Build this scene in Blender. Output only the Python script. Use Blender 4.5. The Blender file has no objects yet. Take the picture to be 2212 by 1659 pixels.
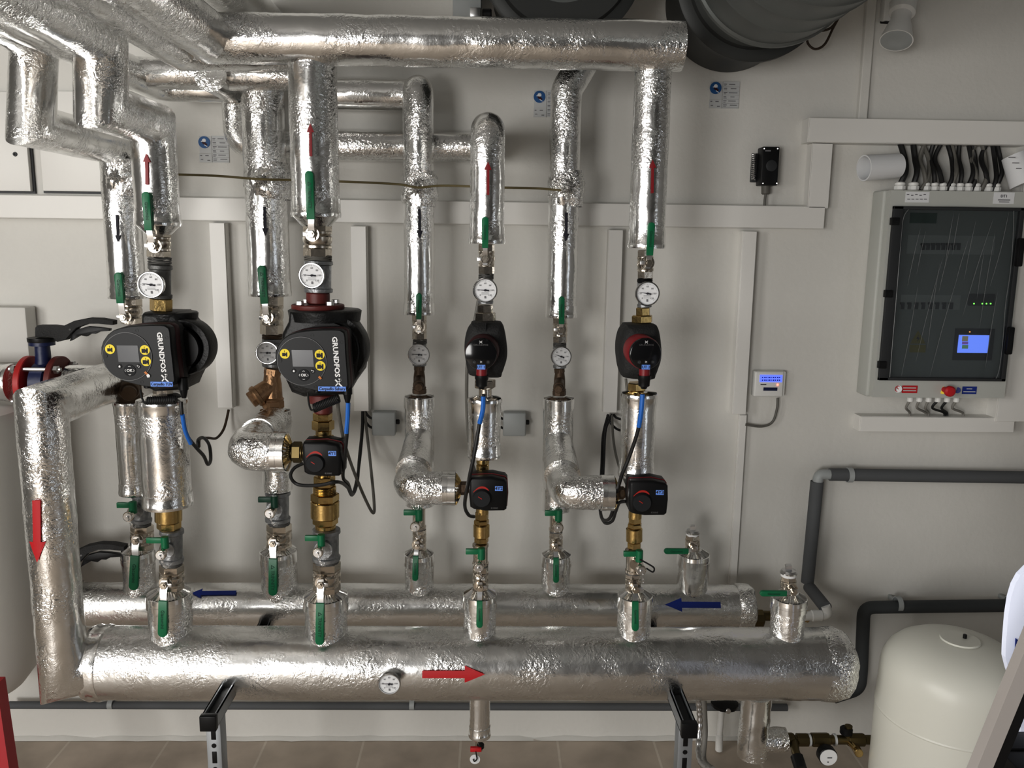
import bpy, bmesh, math, random
from mathutils import Vector, Matrix, noise
random.seed(7)
V = Vector
COL = bpy.context.scene.collection
F = 1790.0
CAM = V((0, -2.6, 1.68))
PITCH, YAW, ROLL = math.radians(9.7), math.radians(1.3), math.radians(0.75)
ROT = (Matrix.Rotation(-YAW, 3, 'Z') @ Matrix.Rotation(math.pi/2 - PITCH, 3, 'X') @ Matrix.Rotation(ROLL, 3, 'Z'))
YR, YS = -0.18, -0.50          # depth planes of the return and the supply risers

def ray(px, py):
    return ROT @ V(((px-1106)/F, -(py-829.5)/F, -1))
def P(px, py, Y):
    d = ray(px, py); t = (Y-CAM.y)/d.y
    return CAM + d*t
def W(px, py, Y):
    d = ray(px, py); return (Y-CAM.y)/d.y/F

# ------------------------------------------------------------------ materials
MATS = {}
def mat(name, col, rough=.5, metal=0., bump=0., bscale=30., spec=None, emit=None, estr=1., var=0., vscale=6., trans=0., coat=0.):
    m = bpy.data.materials.new(name); m.use_nodes = True
    nt = m.node_tree; N = nt.nodes; L = nt.links
    b = N['Principled BSDF']
    b.inputs['Base Color'].default_value = (*col, 1)
    b.inputs['Roughness'].default_value = rough
    b.inputs['Metallic'].default_value = metal
    if spec is not None: b.inputs['Specular IOR Level'].default_value = spec
    if coat: b.inputs['Coat Weight'].default_value = coat
    if trans: b.inputs['Transmission Weight'].default_value = trans
    if emit:
        b.inputs['Emission Color'].default_value = (*emit, 1); b.inputs['Emission Strength'].default_value = estr
    tc = N.new('ShaderNodeTexCoord')
    if bump:
        n = N.new('ShaderNodeTexNoise'); n.inputs['Scale'].default_value = bscale; n.inputs['Detail'].default_value = 5
        L.new(tc.outputs['Object'], n.inputs['Vector'])
        bp = N.new('ShaderNodeBump'); bp.inputs['Strength'].default_value = bump; bp.inputs['Distance'].default_value = .005
        L.new(n.outputs['Fac'], bp.inputs['Height']); L.new(bp.outputs['Normal'], b.inputs['Normal'])
    if var:
        n2 = N.new('ShaderNodeTexNoise'); n2.inputs['Scale'].default_value = vscale; n2.inputs['Detail'].default_value = 6
        L.new(tc.outputs['Object'], n2.inputs['Vector'])
        r = N.new('ShaderNodeValToRGB')
        r.color_ramp.elements[0].position = .3; r.color_ramp.elements[1].position = .7
        r.color_ramp.elements[0].color = (*[c*(1-var) for c in col], 1)
        r.color_ramp.elements[1].color = (*[min(1, c*(1+var*.5)) for c in col], 1)
        L.new(n2.outputs['Fac'], r.inputs['Fac']); L.new(r.outputs['Color'], b.inputs['Base Color'])
    MATS[name] = m
    return m

def foil_mat(name, col, rough, crk, wave):
    m = bpy.data.materials.new(name); m.use_nodes = True
    nt = m.node_tree; N = nt.nodes; L = nt.links
    b = N['Principled BSDF']; b.inputs['Metallic'].default_value = 1
    b.inputs['Base Color'].default_value = (*col, 1)
    tc = N.new('ShaderNodeTexCoord')
    def nz(scale, det, dist=0):
        n = N.new('ShaderNodeTexNoise'); n.inputs['Scale'].default_value = scale
        n.inputs['Detail'].default_value = det; n.inputs['Distortion'].default_value = dist
        L.new(tc.outputs['Object'], n.inputs['Vector']); return n
    big = nz(9, 2); mid = nz(26, 2, .4)
    def mul(sock, k):
        q = N.new('ShaderNodeMath'); q.operation = 'MULTIPLY'; q.inputs[1].default_value = k; L.new(sock, q.inputs[0]); return q.outputs[0]
    def addn(a, c):
        q = N.new('ShaderNodeMath'); q.operation = 'ADD'; L.new(a, q.inputs[0]); L.new(c, q.inputs[1]); return q.outputs[0]
    def ridge(sock):
        a = N.new('ShaderNodeMath'); a.operation = 'SUBTRACT'; a.inputs[1].default_value = .5; L.new(sock, a.inputs[0])
        c = N.new('ShaderNodeMath'); c.operation = 'ABSOLUTE'; L.new(a.outputs[0], c.inputs[0]); return c.outputs[0]
    # crinkling is patchy: some stretches of foil are smooth
    pr = N.new('ShaderNodeMapRange'); pr.inputs[1].default_value = .42; pr.inputs[2].default_value = .60
    pr.inputs[3].default_value = .15; pr.inputs[4].default_value = 1.15
    L.new(big.outputs['Fac'], pr.inputs[0])
    h = addn(mul(ridge(nz(50, 1.5, .6).outputs['Fac']), crk*2.2), mul(ridge(nz(125, 1.5, .9).outputs['Fac']), crk*1.3))
    h2 = N.new('ShaderNodeMath'); h2.operation = 'MULTIPLY'; L.new(h, h2.inputs[0]); L.new(pr.outputs[0], h2.inputs[1])
    h3 = addn(h2.outputs[0], mul(mid.outputs['Fac'], wave))
    bp = N.new('ShaderNodeBump'); bp.inputs['Strength'].default_value = 1; bp.inputs['Distance'].default_value = .0045
    L.new(h3, bp.inputs['Height']); L.new(bp.outputs['Normal'], b.inputs['Normal'])
    rr = N.new('ShaderNodeMapRange'); rr.inputs[3].default_value = rough*.7; rr.inputs[4].default_value = rough*1.5
    L.new(mid.outputs['Fac'], rr.inputs[0]); L.new(rr.outputs[0], b.inputs['Roughness'])
    MATS[name] = m; return m

foil_mat('foil', (.86, .86, .85), .17, .34, .16)
foil_mat('foil_tape', (.88, .88, .87), .15, .10, .12)
foil_mat('foil_big', (.80, .80, .79), .23, .26, .18)
foil_mat('foil_crush', (.88, .88, .87), .16, .85, .40)
mat('wall_paint', (.69, .68, .645), .85, bump=.25, bscale=60, var=.06, vscale=2.2)
mat('trunk', (.76, .75, .72), .45)
mat('white_plastic', (.78, .78, .76), .4)
mat('white_paper', (.74, .75, .76), .6)
mat('vessel_white', (.80, .80, .73), .38)
mat('jacket_white', (.66, .65, .62), .6, bump=.1)
mat('nickel', (.62, .57, .50), .22, 1, bump=.15, bscale=80)
mat('steel', (.66, .66, .66), .28, 1)
mat('chrome', (.62, .62, .62), .16, 1)
mat('galv', (.34, .35, .36), .42, .8, bump=.4, bscale=120, var=.3, vscale=60)
mat('iron', (.17, .17, .165), .5, .6, bump=.4, bscale=120)
mat('brass', (.56, .41, .18), .25, 1, bump=.15, bscale=90)
mat('bronze', (.38, .24, .14), .38, 1, bump=.3, bscale=120, var=.2, vscale=40)
mat('dark_bronze', (.10, .065, .04), .5, .5, bump=.3, bscale=120)
mat('green', (.004, .15, .062), .38)
mat('dark_green', (.003, .055, .03), .45)
mat('green_ink', (.001, .05, .025), .6)
mat('black', (.006, .006, .0065), .42, spec=.3)
mat('pump_cast', (.009, .009, .009), .40, 0, spec=.4, bump=.22, bscale=150)
mat('pump_foam', (.022, .022, .022), .7, bump=.5, bscale=200, var=.3, vscale=20)
mat('face_black', (.008, .0088, .010), .42, spec=.3)
mat('glass_black', (.006, .006, .007), .12)
mat('knob_grey', (.018, .019, .021), .65, spec=.3)
mat('maroon', (.05, .010, .013), .5, spec=.3)
mat('red_ring', (.22, .012, .018), .4)
mat('red_mark', (.42, .02, .012), .5)
mat('red', (.50, .012, .018), .45)
mat('dark_red', (.24, .01, .015), .45)
mat('red_flange', (.13, .024, .020), .5, bump=.2)
mat('red_bright', (.42, .022, .022), .45)
mat('blue_cast', (.008, .015, .065), .4, bump=.3)
mat('blue', (.008, .03, .24), .5)
mat('sign_blue', (.015, .10, .28), .5)
mat('tag_blue', (.16, .32, .80), .55)
mat('cable_blue', (.02, .16, .55), .45)
mat('ink', (.02, .02, .03), .7)
mat('dial', (.78, .79, .80), .5)
mat('screen_off', (.045, .047, .052), .25)
mat('silver_ring', (.11, .11, .11), .4, .3)
mat('yellow', (.85, .68, .03), .5)
mat('orange', (.55, .18, .03), .5)
mat('print_white', (.8, .8, .8), .5)
mat('grey_plastic', (.40, .42, .42), .5)
mat('cabinet_grey', (.50, .51, .48), .5)
mat('cabinet_in', (.24, .26, .25), .6)
mat('cabinet_row', (.36, .38, .37), .6)
mat('cabinet_dark', (.03, .032, .034), .5)
mat('pipe_foam', (.11, .115, .12), .75, bump=.15)
mat('pipe_dark', (.055, .06, .063), .7)
mat('duct', (.16, .17, .165), .45, .5)
mat('duct_dark', (.05, .052, .05), .5, .3)
mat('cable_black', (.012, .012, .012), .5)
mat('cable_grey', (.14, .135, .12), .55)
mat('cable_lgrey', (.25, .24, .22), .55)
mat('wire_olive', (.16, .13, .06), .6)
mat('cable_brown', (.05, .03, .015), .6)
mat('strut', (.36, .38, .40), .4, .7)
mat('aluminium', (.50, .47, .45), .45, .25)
mat('leg_red', (.40, .012, .02), .4)
mat('screen_blue', (.1, .15, .8), .4, emit=(.11, .16, 1.0), estr=1.3)
mat('screen_light', (.2, .3, .9), .4, emit=(.18, .30, 1.0), estr=1.9)
mat('led_green', (.1, .8, .1), .4, emit=(.2, 1, .1), estr=5)
mat('led_red', (.8, .1, .05), .4, emit=(1, .15, .1), estr=4)
mat('led_orange', (.8, .3, .05), .4, emit=(1, .4, .1), estr=3)
mat('sticker_grey', (.55, .56, .56), .55)
mat('ink_soft', (.20, .20, .21), .7)
mat('warn', (.28, .24, .05), .6)

def glass_mat():
    m = bpy.data.materials.new('tinted_glass'); m.use_nodes = True
    nt = m.node_tree; N = nt.nodes; L = nt.links
    for n in list(N):
        if n.type != 'OUTPUT_MATERIAL': N.remove(n)
    out = [n for n in N if n.type == 'OUTPUT_MATERIAL'][0]
    t = N.new('ShaderNodeBsdfTransparent'); t.inputs[0].default_value = (.66, .68, .68, 1)
    g = N.new('ShaderNodeBsdfGlossy'); g.inputs['Roughness'].default_value = .28; g.inputs['Color'].default_value = (.8, .8, .8, 1)
    tc = N.new('ShaderNodeTexCoord'); mp = N.new('ShaderNodeMapping'); mp.inputs['Scale'].default_value = (22, 22, 3.5)
    mp.inputs['Rotation'].default_value = (0, .25, 0)
    L.new(tc.outputs['Object'], mp.inputs[0])
    n = N.new('ShaderNodeTexNoise'); n.inputs['Scale'].default_value = 1; n.inputs['Detail'].default_value = 4; n.inputs['Distortion'].default_value = .6
    L.new(mp.outputs[0], n.inputs['Vector'])
    bp = N.new('ShaderNodeBump'); bp.inputs['Strength'].default_value = .10; bp.inputs['Distance'].default_value = .01
    L.new(n.outputs['Fac'], bp.inputs['Height']); L.new(bp.outputs[0], g.inputs['Normal'])
    mx = N.new('ShaderNodeMixShader'); mx.inputs[0].default_value = .045
    L.new(t.outputs[0], mx.inputs[1]); L.new(g.outputs[0], mx.inputs[2]); L.new(mx.outputs[0], out.inputs[0])
    MATS['tinted_glass'] = m
glass_mat()

def floor_mat():
    m = bpy.data.materials.new('floor_tiles'); m.use_nodes = True
    nt = m.node_tree; N = nt.nodes; L = nt.links; b = N['Principled BSDF']
    tc = N.new('ShaderNodeTexCoord'); mp = N.new('ShaderNodeMapping'); mp.inputs['Location'].default_value = (.10, .17, 0)
    L.new(tc.outputs['Object'], mp.inputs[0])
    br = N.new('ShaderNodeTexBrick'); br.offset = 0; br.inputs['Scale'].default_value = 1
    br.inputs['Brick Width'].default_value = .33; br.inputs['Row Height'].default_value = .33; br.inputs['Mortar Size'].default_value = .004
    br.inputs['Color1'].default_value = (.50, .44, .375, 1); br.inputs['Color2'].default_value = (.53, .465, .40, 1)
    br.inputs['Mortar'].default_value = (.62, .57, .50, 1)
    L.new(mp.outputs[0], br.inputs['Vector'])
    n = N.new('ShaderNodeTexNoise'); n.inputs['Scale'].default_value = 5; n.inputs['Detail'].default_value = 8
    L.new(tc.outputs['Object'], n.inputs['Vector'])
    mx = N.new('ShaderNodeMix'); mx.data_type = 'RGBA'; mx.blend_type = 'MULTIPLY'; mx.inputs[0].default_value = .5
    r = N.new('ShaderNodeValToRGB'); r.color_ramp.elements[0].position = .35; r.color_ramp.elements[1].position = .65
    r.color_ramp.elements[0].color = (.55, .5, .45, 1); r.color_ramp.elements[1].color = (1.2, 1.15, 1.1, 1)
    L.new(n.outputs['Fac'], r.inputs[0]); L.new(br.outputs['Color'], mx.inputs[6]); L.new(r.outputs[0], mx.inputs[7])
    L.new(mx.outputs[2], b.inputs['Base Color']); b.inputs['Roughness'].default_value = .5
    MATS['floor_tiles'] = m
floor_mat()

# ------------------------------------------------------------------ mesh builder
def perp(a):
    a = a.normalized()
    u = a.cross(V((0, 0, 1)))
    if u.length < .3: u = a.cross(V((0, 1, 0)))
    u.normalize(); return u, a.cross(u).normalized()

def smooth_path(pts, rad, k=7):
    out = [pts[0]]
    for i in range(1, len(pts)-1):
        a, b, c = pts[i-1], pts[i], pts[i+1]
        d1 = (a-b); d2 = (c-b); l = min(rad, d1.length*.49, d2.length*.49)
        p, q = b+d1.normalized()*l, b+d2.normalized()*l
        for j in range(k+1):
            t = j/k; out.append(p*(1-t)**2 + b*2*t*(1-t) + q*t*t)
    out.append(pts[-1]); return out
def resample(pts, step):
    out = [pts[0]]
    for a, b in zip(pts, pts[1:]):
        n = max(1, int((b-a).length/step))
        for j in range(1, n+1): out.append(a.lerp(b, j/n))
    return out
def mitre_path(pts, r, step):
    out = [pts[0]]
    for i, (a, b_) in enumerate(zip(pts, pts[1:])):
        L = (b_-a).length; d = (b_-a)/L
        s0 = r*1.12 if i > 0 else 0; s1 = L-(r*1.12 if i < len(pts)-2 else 0)
        if s1 > s0:
            n = max(1, int((s1-s0)/step))
            for j in range(n+1):
                if i == 0 and j == 0: continue
                out.append(a+d*(s0+(s1-s0)*j/n))
        if i < len(pts)-2: out.append(b_.copy())
    return out
def catmull(pts, k=8):
    out = []; n = len(pts)
    for i in range(n-1):
        p0, p1, p2, p3 = pts[max(0, i-1)], pts[i], pts[i+1], pts[min(n-1, i+2)]
        for j in range(k):
            t = j/k
            out.append(.5*((2*p1)+(p2-p0)*t+(2*p0-5*p1+4*p2-p3)*t*t+(3*p1-p0-3*p2+p3)*t**3))
    out.append(pts[-1]); return out

class B:
    def __init__(s): s.bm = bmesh.new()
    def loft(s, rings, cap0=True, cap1=True, closed=True):
        vs = [[s.bm.verts.new(p) for p in r] for r in rings]
        n = len(vs[0])
        for a, b in zip(vs, vs[1:]):
            for i in range(n if closed else n-1):
                j = (i+1) % n
                try: s.bm.faces.new((a[i], a[j], b[j], b[i]))
                except Exception: pass
        if cap0: s.bm.faces.new(list(reversed(vs[0])))
        if cap1: s.bm.faces.new(vs[-1])
        return s
    def lathe(s, p0, ax, prof, n=28, ph=0., cap=True):
        ax = ax.normalized(); u, w = perp(ax)
        s.loft([[p0+ax*t+u*(r*math.cos(ph+2*math.pi*i/n))+w*(r*math.sin(ph+2*math.pi*i/n)) for i in range(n)] for t, r in prof], cap, cap)
        return s
    def cyl(s, p0, p1, r, r1=None, n=28, ph=0.):
        L = (p1-p0).length
        return s.lathe(p0, p1-p0, [(0, r), (L, r if r1 is None else r1)], n, ph)
    def bcyl(s, p0, p1, r, c, n=28, ph=0.):
        L = (p1-p0).length
        return s.lathe(p0, p1-p0, [(0, r-c), (c, r), (L-c, r), (L, r-c)], n, ph)
    def tube(s, pts, r, n=10, caps=True, nz=0., nf=30.):
        u, w = perp(pts[1]-pts[0]); rings = []; m = len(pts)
        for i, p in enumerate(pts):
            d = (pts[min(m-1, i+1)]-pts[max(0, i-1)]).normalized()
            bi = None
            if 0 < i < m-1:
                e0, e1 = (p-pts[i-1]).normalized(), (pts[i+1]-p).normalized(); cs = e0.dot(e1)
                if cs < .85: d = (e0+e1).normalized(); bi = (e0-e1).normalized(); kk = 1/math.sqrt(max(.2, (1+cs)/2))
            u = (u - d*u.dot(d)).normalized(); w = d.cross(u)
            rr = r(i/(m-1)) if callable(r) else r
            ring = []
            for k in range(n):
                a = 2*math.pi*k/n; o = u*math.cos(a)+w*math.sin(a)
                if bi is not None: o = o+bi*o.dot(bi)*(kk-1)
                q = p+o*rr
                if nz: q = q + o*(noise.noise(q*nf*.6)*nz*.55 + noise.noise(q*nf*2.7+V((3, 1, 7)))*nz*.3)
                ring.append(q)
            rings.append(ring)
        return s.loft(rings, caps, caps)
    def box(s, lo, hi, bev=0., seg=2):
        lo, hi = V(lo), V(hi)
        c = (lo+hi)/2; d = hi-lo
        return s.obox(c, V((abs(d.x)/2, 0, 0)), V((0, abs(d.y)/2, 0)), V((0, 0, abs(d.z)/2)), bev, seg)
    def obox(s, c, a, b, d, bev=0., seg=2):
        vs = [s.bm.verts.new(c+a*i+b*j+d*k) for i in (-1, 1) for j in (-1, 1) for k in (-1, 1)]
        fs = [s.bm.faces.new([vs[q] for q in f]) for f in ((0, 1, 3, 2), (4, 6, 7, 5), (0, 4, 5, 1), (2, 3, 7, 6), (0, 2, 6, 4), (1, 5, 7, 3))]
        if bev:
            es = list({e for f in fs for e in f.edges})
            bmesh.ops.bevel(s.bm, geom=es, offset=bev, segments=seg, affect='EDGES', profile=.5)
        return s
    def prism(s, pts, ext, ch=0.):
        c = sum(pts, V())/len(pts); n = len(pts)
        def inset(d, o):
            out = []
            for p in pts:
                q = p-c; l = q.length
                out.append(c+q*max(0, (l-d))/max(l, 1e-6)+o)
            return out
        e = ext.normalized(); L = ext.length
        if ch: rings = [inset(ch, V()), inset(ch*.3, e*ch*.3), inset(0, e*ch), inset(0, e*(L-ch)), inset(ch*.3, e*(L-ch*.3)), inset(ch, e*L)]
        else: rings = [list(pts), [p+ext for p in pts]]
        return s.loft(rings)
    def ell(s, c, rx, ry, rz, n=20, m=12):
        rings = []
        for j in range(1, m):
            t = math.pi*j/m
            rings.append([c+V((rx*math.sin(t)*math.cos(2*math.pi*i/n), ry*math.sin(t)*math.sin(2*math.pi*i/n), rz*math.cos(t))) for i in range(n)])
        return s.loft(rings)
    def quadstrip(s, rows):
        return s.loft(rows, False, False, closed=False)

ORG = {}
def say(l):
    """spell out which of the look-alike circuits is meant"""
    if 'tagged' not in l:
        l = l.replace('UT 1 pump', 'U#1 pump').replace('UT 2 pump', 'U#2 pump')
        l = l.replace('UT 1', 'left small UT 1 pump').replace('UT 2', 'right small UT 2 pump')
        l = l.replace('U#1 pump', 'left small UT 1 pump').replace('U#2 pump', 'right small UT 2 pump')
    l = l.replace('4Y1 mixing', 'left 4Y1 mixing').replace('4Y2 mixing', 'middle 4Y2 mixing').replace('4Y3 mixing', 'right 4Y3 mixing').replace('4Y3 valve', 'right 4Y3 valve').replace('4Y2 valve', 'middle 4Y2 valve')
    l = l.replace('pump riser', 'riser') if len(l.split()) > 16 else l
    return l
def thing(name, label, cat, loc, group=None, org=None):
    o = bpy.data.objects.new(name, None); COL.objects.link(o)
    o.location = loc; o.empty_display_size = .02
    o['label'] = say(label); o['category'] = cat
    if group: o['group'] = group
    ORG[o.name] = V(org) if org is not None else V(loc)
    return o
def root_org(o):
    while o.parent: o = o.parent
    return ORG.get(o.name, V())
def obj(name, b, m, parent=None, smooth=True, ang=35):
    if isinstance(b, B):
        bmesh.ops.recalc_face_normals(b.bm, faces=b.bm.faces)
        if parent is not None:
            org = root_org(parent)
            for v in b.bm.verts: v.co -= org
        me = bpy.data.meshes.new(name); b.bm.to_mesh(me); b.bm.free()
    else:
        me = b
        if parent is not None: me.transform(Matrix.Translation(-root_org(parent)))
    if smooth:
        for p in me.polygons: p.use_smooth = True
        me.set_sharp_from_angle(angle=math.radians(ang))
    o = bpy.data.objects.new(name, me); COL.objects.link(o)
    me.materials.clear(); me.materials.append(MATS[m])
    if parent is not None: o.parent = parent
    return o
def single(name, b, m, label, cat, group=None, **k):
    """a thing that is one mesh; its origin sits at the centre of its base"""
    xs = [v.co.copy() for v in b.bm.verts]
    lo = V((min(v.x for v in xs), min(v.y for v in xs), min(v.z for v in xs))); hi = V((max(v.x for v in xs), max(v.y for v in xs), max(v.z for v in xs)))
    c = V(((lo.x+hi.x)/2, (lo.y+hi.y)/2, lo.z))
    for v in b.bm.verts: v.co -= c
    o = obj(name, b, m, None, **k); o.location = c; ORG[o.name] = c
    o['label'] = say(label); o['category'] = cat
    if group: o['group'] = group
    return o
def struct(name, b, m, smooth=False):
    o = obj(name, b, m, None, smooth=smooth); o['kind'] = 'structure'; ORG[o.name] = V(); return o

def text_mesh(s, origin, xd, up, size, bold=.0, align='CENTER', sx=1.):
    cu = bpy.data.curves.new('txt', 'FONT'); cu.body = s; cu.size = 1; cu.align_x = align; cu.align_y = 'CENTER'
    cu.offset = bold; cu.resolution_u = 2; cu.extrude = .01
    ob = bpy.data.objects.new('txt', cu)
    me = bpy.data.meshes.new_from_object(ob)
    bpy.data.objects.remove(ob); bpy.data.curves.remove(cu)
    xd = xd.normalized(); up = up.normalized(); n = xd.cross(up)
    M = Matrix((( xd.x*size*sx, up.x*size, n.x*size, origin.x), (xd.y*size*sx, up.y*size, n.y*size, origin.y), (xd.z*size*sx, up.z*size, n.z*size, origin.z), (0, 0, 0, 1)))
    me.transform(M); return me
def text(name, s, origin, xd, up, size, m, parent, bold=0., sx=1., align='CENTER'):
    return obj(name, text_mesh(s, origin, xd, up, size, bold, align, sx), m, parent, smooth=False)
XD, ZD = V((1, 0, 0)), V((0, 0, 1))
FRONT = V((0, -1, 0))

# ------------------------------------------------------------------ generic parts
def on_cyl(px, py, A, a, r):
    """the point where pixel px,py lands on the near side of a cylinder"""
    d = ray(px, py).normalized(); w = CAM-A
    dp = d - a*d.dot(a); wp = w - a*w.dot(a)
    qa = dp.dot(dp); qb = 2*dp.dot(wp); qc = wp.dot(wp)-r*r
    D = max(0, qb*qb-4*qa*qc); t = (-qb-math.sqrt(D))/(2*qa)
    return CAM+d*t
def arrow(parent, A, a, r, p0, p1, wpx, m, head=.3, hw=2.6, lab=None):
    """flat arrow wrapped round a pipe from pixel p0 to pixel p1"""
    a = a.normalized(); rr = r+.0025
    q0, q1 = on_cyl(*p0, A, a, rr), on_cyl(*p1, A, a, rr)
    s0, s1 = (q0-A).dot(a), (q1-A).dot(a)
    u = V((0, -1, 0)); u = (u-a*u.dot(a)).normalized(); w = a.cross(u)
    def ang(q):
        v = (q-A); v = v-a*v.dot(a); return math.atan2(v.dot(w), v.dot(u))
    t0, t1 = ang(q0), ang(q1)
    wd = wpx*W(*p0, q0.y)/2/rr
    def row(f, h):
        s = s0+(s1-s0)*f; t = t0+(t1-t0)*f
        return [A+a*s+(u*math.cos(t+h*k/3)+w*math.sin(t+h*k/3))*rr for k in range(-3, 4)]
    b = B(); K = 6
    b.quadstrip([row((1-head)*i/K, wd) for i in range(K+1)])
    b.quadstrip([row(1-head, wd*hw), row(1-head*.5, wd*hw*.5), row(1, wd*.02)])
    o = obj('flow_arrow', b, m, parent, smooth=False)
    if lab: o['label'] = lab
    return o

def foil_pipe(name, label, cat, pts, r, parts=(), step=.012, rad=None, m='foil', nz=.0022, bands=(0, 0), group=None, caps=(1, 1), n=40):
    """parts: list of functions(root) adding children"""
    rt = thing(name, label, cat, pts[-1] if pts[-1].z < pts[0].z else pts[0], group)
    path = mitre_path(pts, r, step) if rad == 0 else resample(smooth_path(pts, rad if rad else r*1.25), step)
    obj('foil_jacket', B().tube(path, r, n, True, nz=nz), m, rt, ang=60)
    ends = [(pts[0], (pts[1]-pts[0]).normalized()), (pts[-1], (pts[-2]-pts[-1]).normalized())]
    for (p, d), bl in zip(ends, bands):
        if bl:
            obj('end_band', B().lathe(p-d*.0015, d, [(0, r*.6), (0, r+.0022), (.006, r+.0035), (.012, r+.0028), (.014, r+.0018), (bl, r+.0016), (bl+.001, r-.003)], 44), 'foil_tape', rt)
    for f in parts: f(rt)
    return rt
def pleats(parent, c, ax, ro, ri, rise, n=40):
    ax = ax.normalized(); u, w = perp(ax); rings = []
    for f in (0, .5, 1):
        r = ro+(ri-ro)*f; ring = []
        for i in range(n*2):
            a = math.pi*i/n; z = rise*f + (.0022 if i % 2 else 0)*(1-f*.3) + noise.noise(c*9+V((math.cos(a)*3, math.sin(a)*3, f)))*.002
            ring.append(c+ax*z+(u*math.cos(a)+w*math.sin(a))*r*(1+(.006 if i % 2 else -.006)))
        rings.append(ring)
    return obj('pleated_end', B().loft(rings, False, True), 'foil_tape', parent, ang=20)

def cap_px(pts_px, r_px):
    pass
def vseg(x0, y0, x1, y1, Y):
    return P(x0, y0, Y), P(x1, y1, Y)

def fitting(name, label, cat, Y, segs, group=None):
    """a turned fitting on a riser: segs = (x0,y0,x1,y1,width_px,kind,material)"""
    x0, y0, x1, y1 = segs[-1][0], segs[-1][1], segs[-1][2], segs[-1][3]
    rt = thing(name, label, cat, P(x1, y1, Y), group)
    for (xa, ya, xb, yb, w, kind, m) in segs:
        p, q = P(xb, yb, Y), P(xa, ya, Y); r = w*W((xa+xb)/2, (ya+yb)/2, Y)/2; L = (q-p).length
        if kind == 'hex': obj('hex_nut', B().bcyl(p, q, r*1.04, min(.002, L*.2), 6, ph=.25), m, rt)
        elif kind == 'round': obj('sleeve', B().bcyl(p, q, r, min(.0025, L*.2), 32), m, rt)
        elif kind == 'thread':
            prof = []; k = 5
            for i in range(k): prof += [(L*i/k, r*.94), (L*(i+.5)/k, r)]
            obj('thread', B().lathe(p, q-p, prof+[(L, r*.94)], 28), m, rt)
        elif kind == 'cone': obj('reducer', B().cyl(p, q, r, r*.62), m, rt)
        elif kind == 'tee':
            obj('body', B().lathe(p, q-p, [(0, r), (L*.02, r*1.1), (L*.12, r*1.12), (L*.15, r*.98), (L*.85, r*.98), (L*.88, r*1.12), (L*.98, r*1.1), (L, r)], 32), m, rt)
            c = (p+q)/2; b = B().cyl(c, c+FRONT*(r*1.25), r*.62, n=24); b.cyl(c+FRONT*(r*1.05), c+FRONT*(r*1.3), r*.72, n=24)
            obj('branch_socket', b, m, rt)
        elif kind == 'hemp':
            b = B()
            for i in range(3): b.tube([p.lerp(q, (i+.5)/3)+V((math.cos(t)*r, math.sin(t)*r, .0015*math.sin(3*t+i))) for t in [2*math.pi*k/24 for k in range(25)]], .0022, 6)
            obj('hemp_seal', b, m, rt)
    return rt

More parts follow.
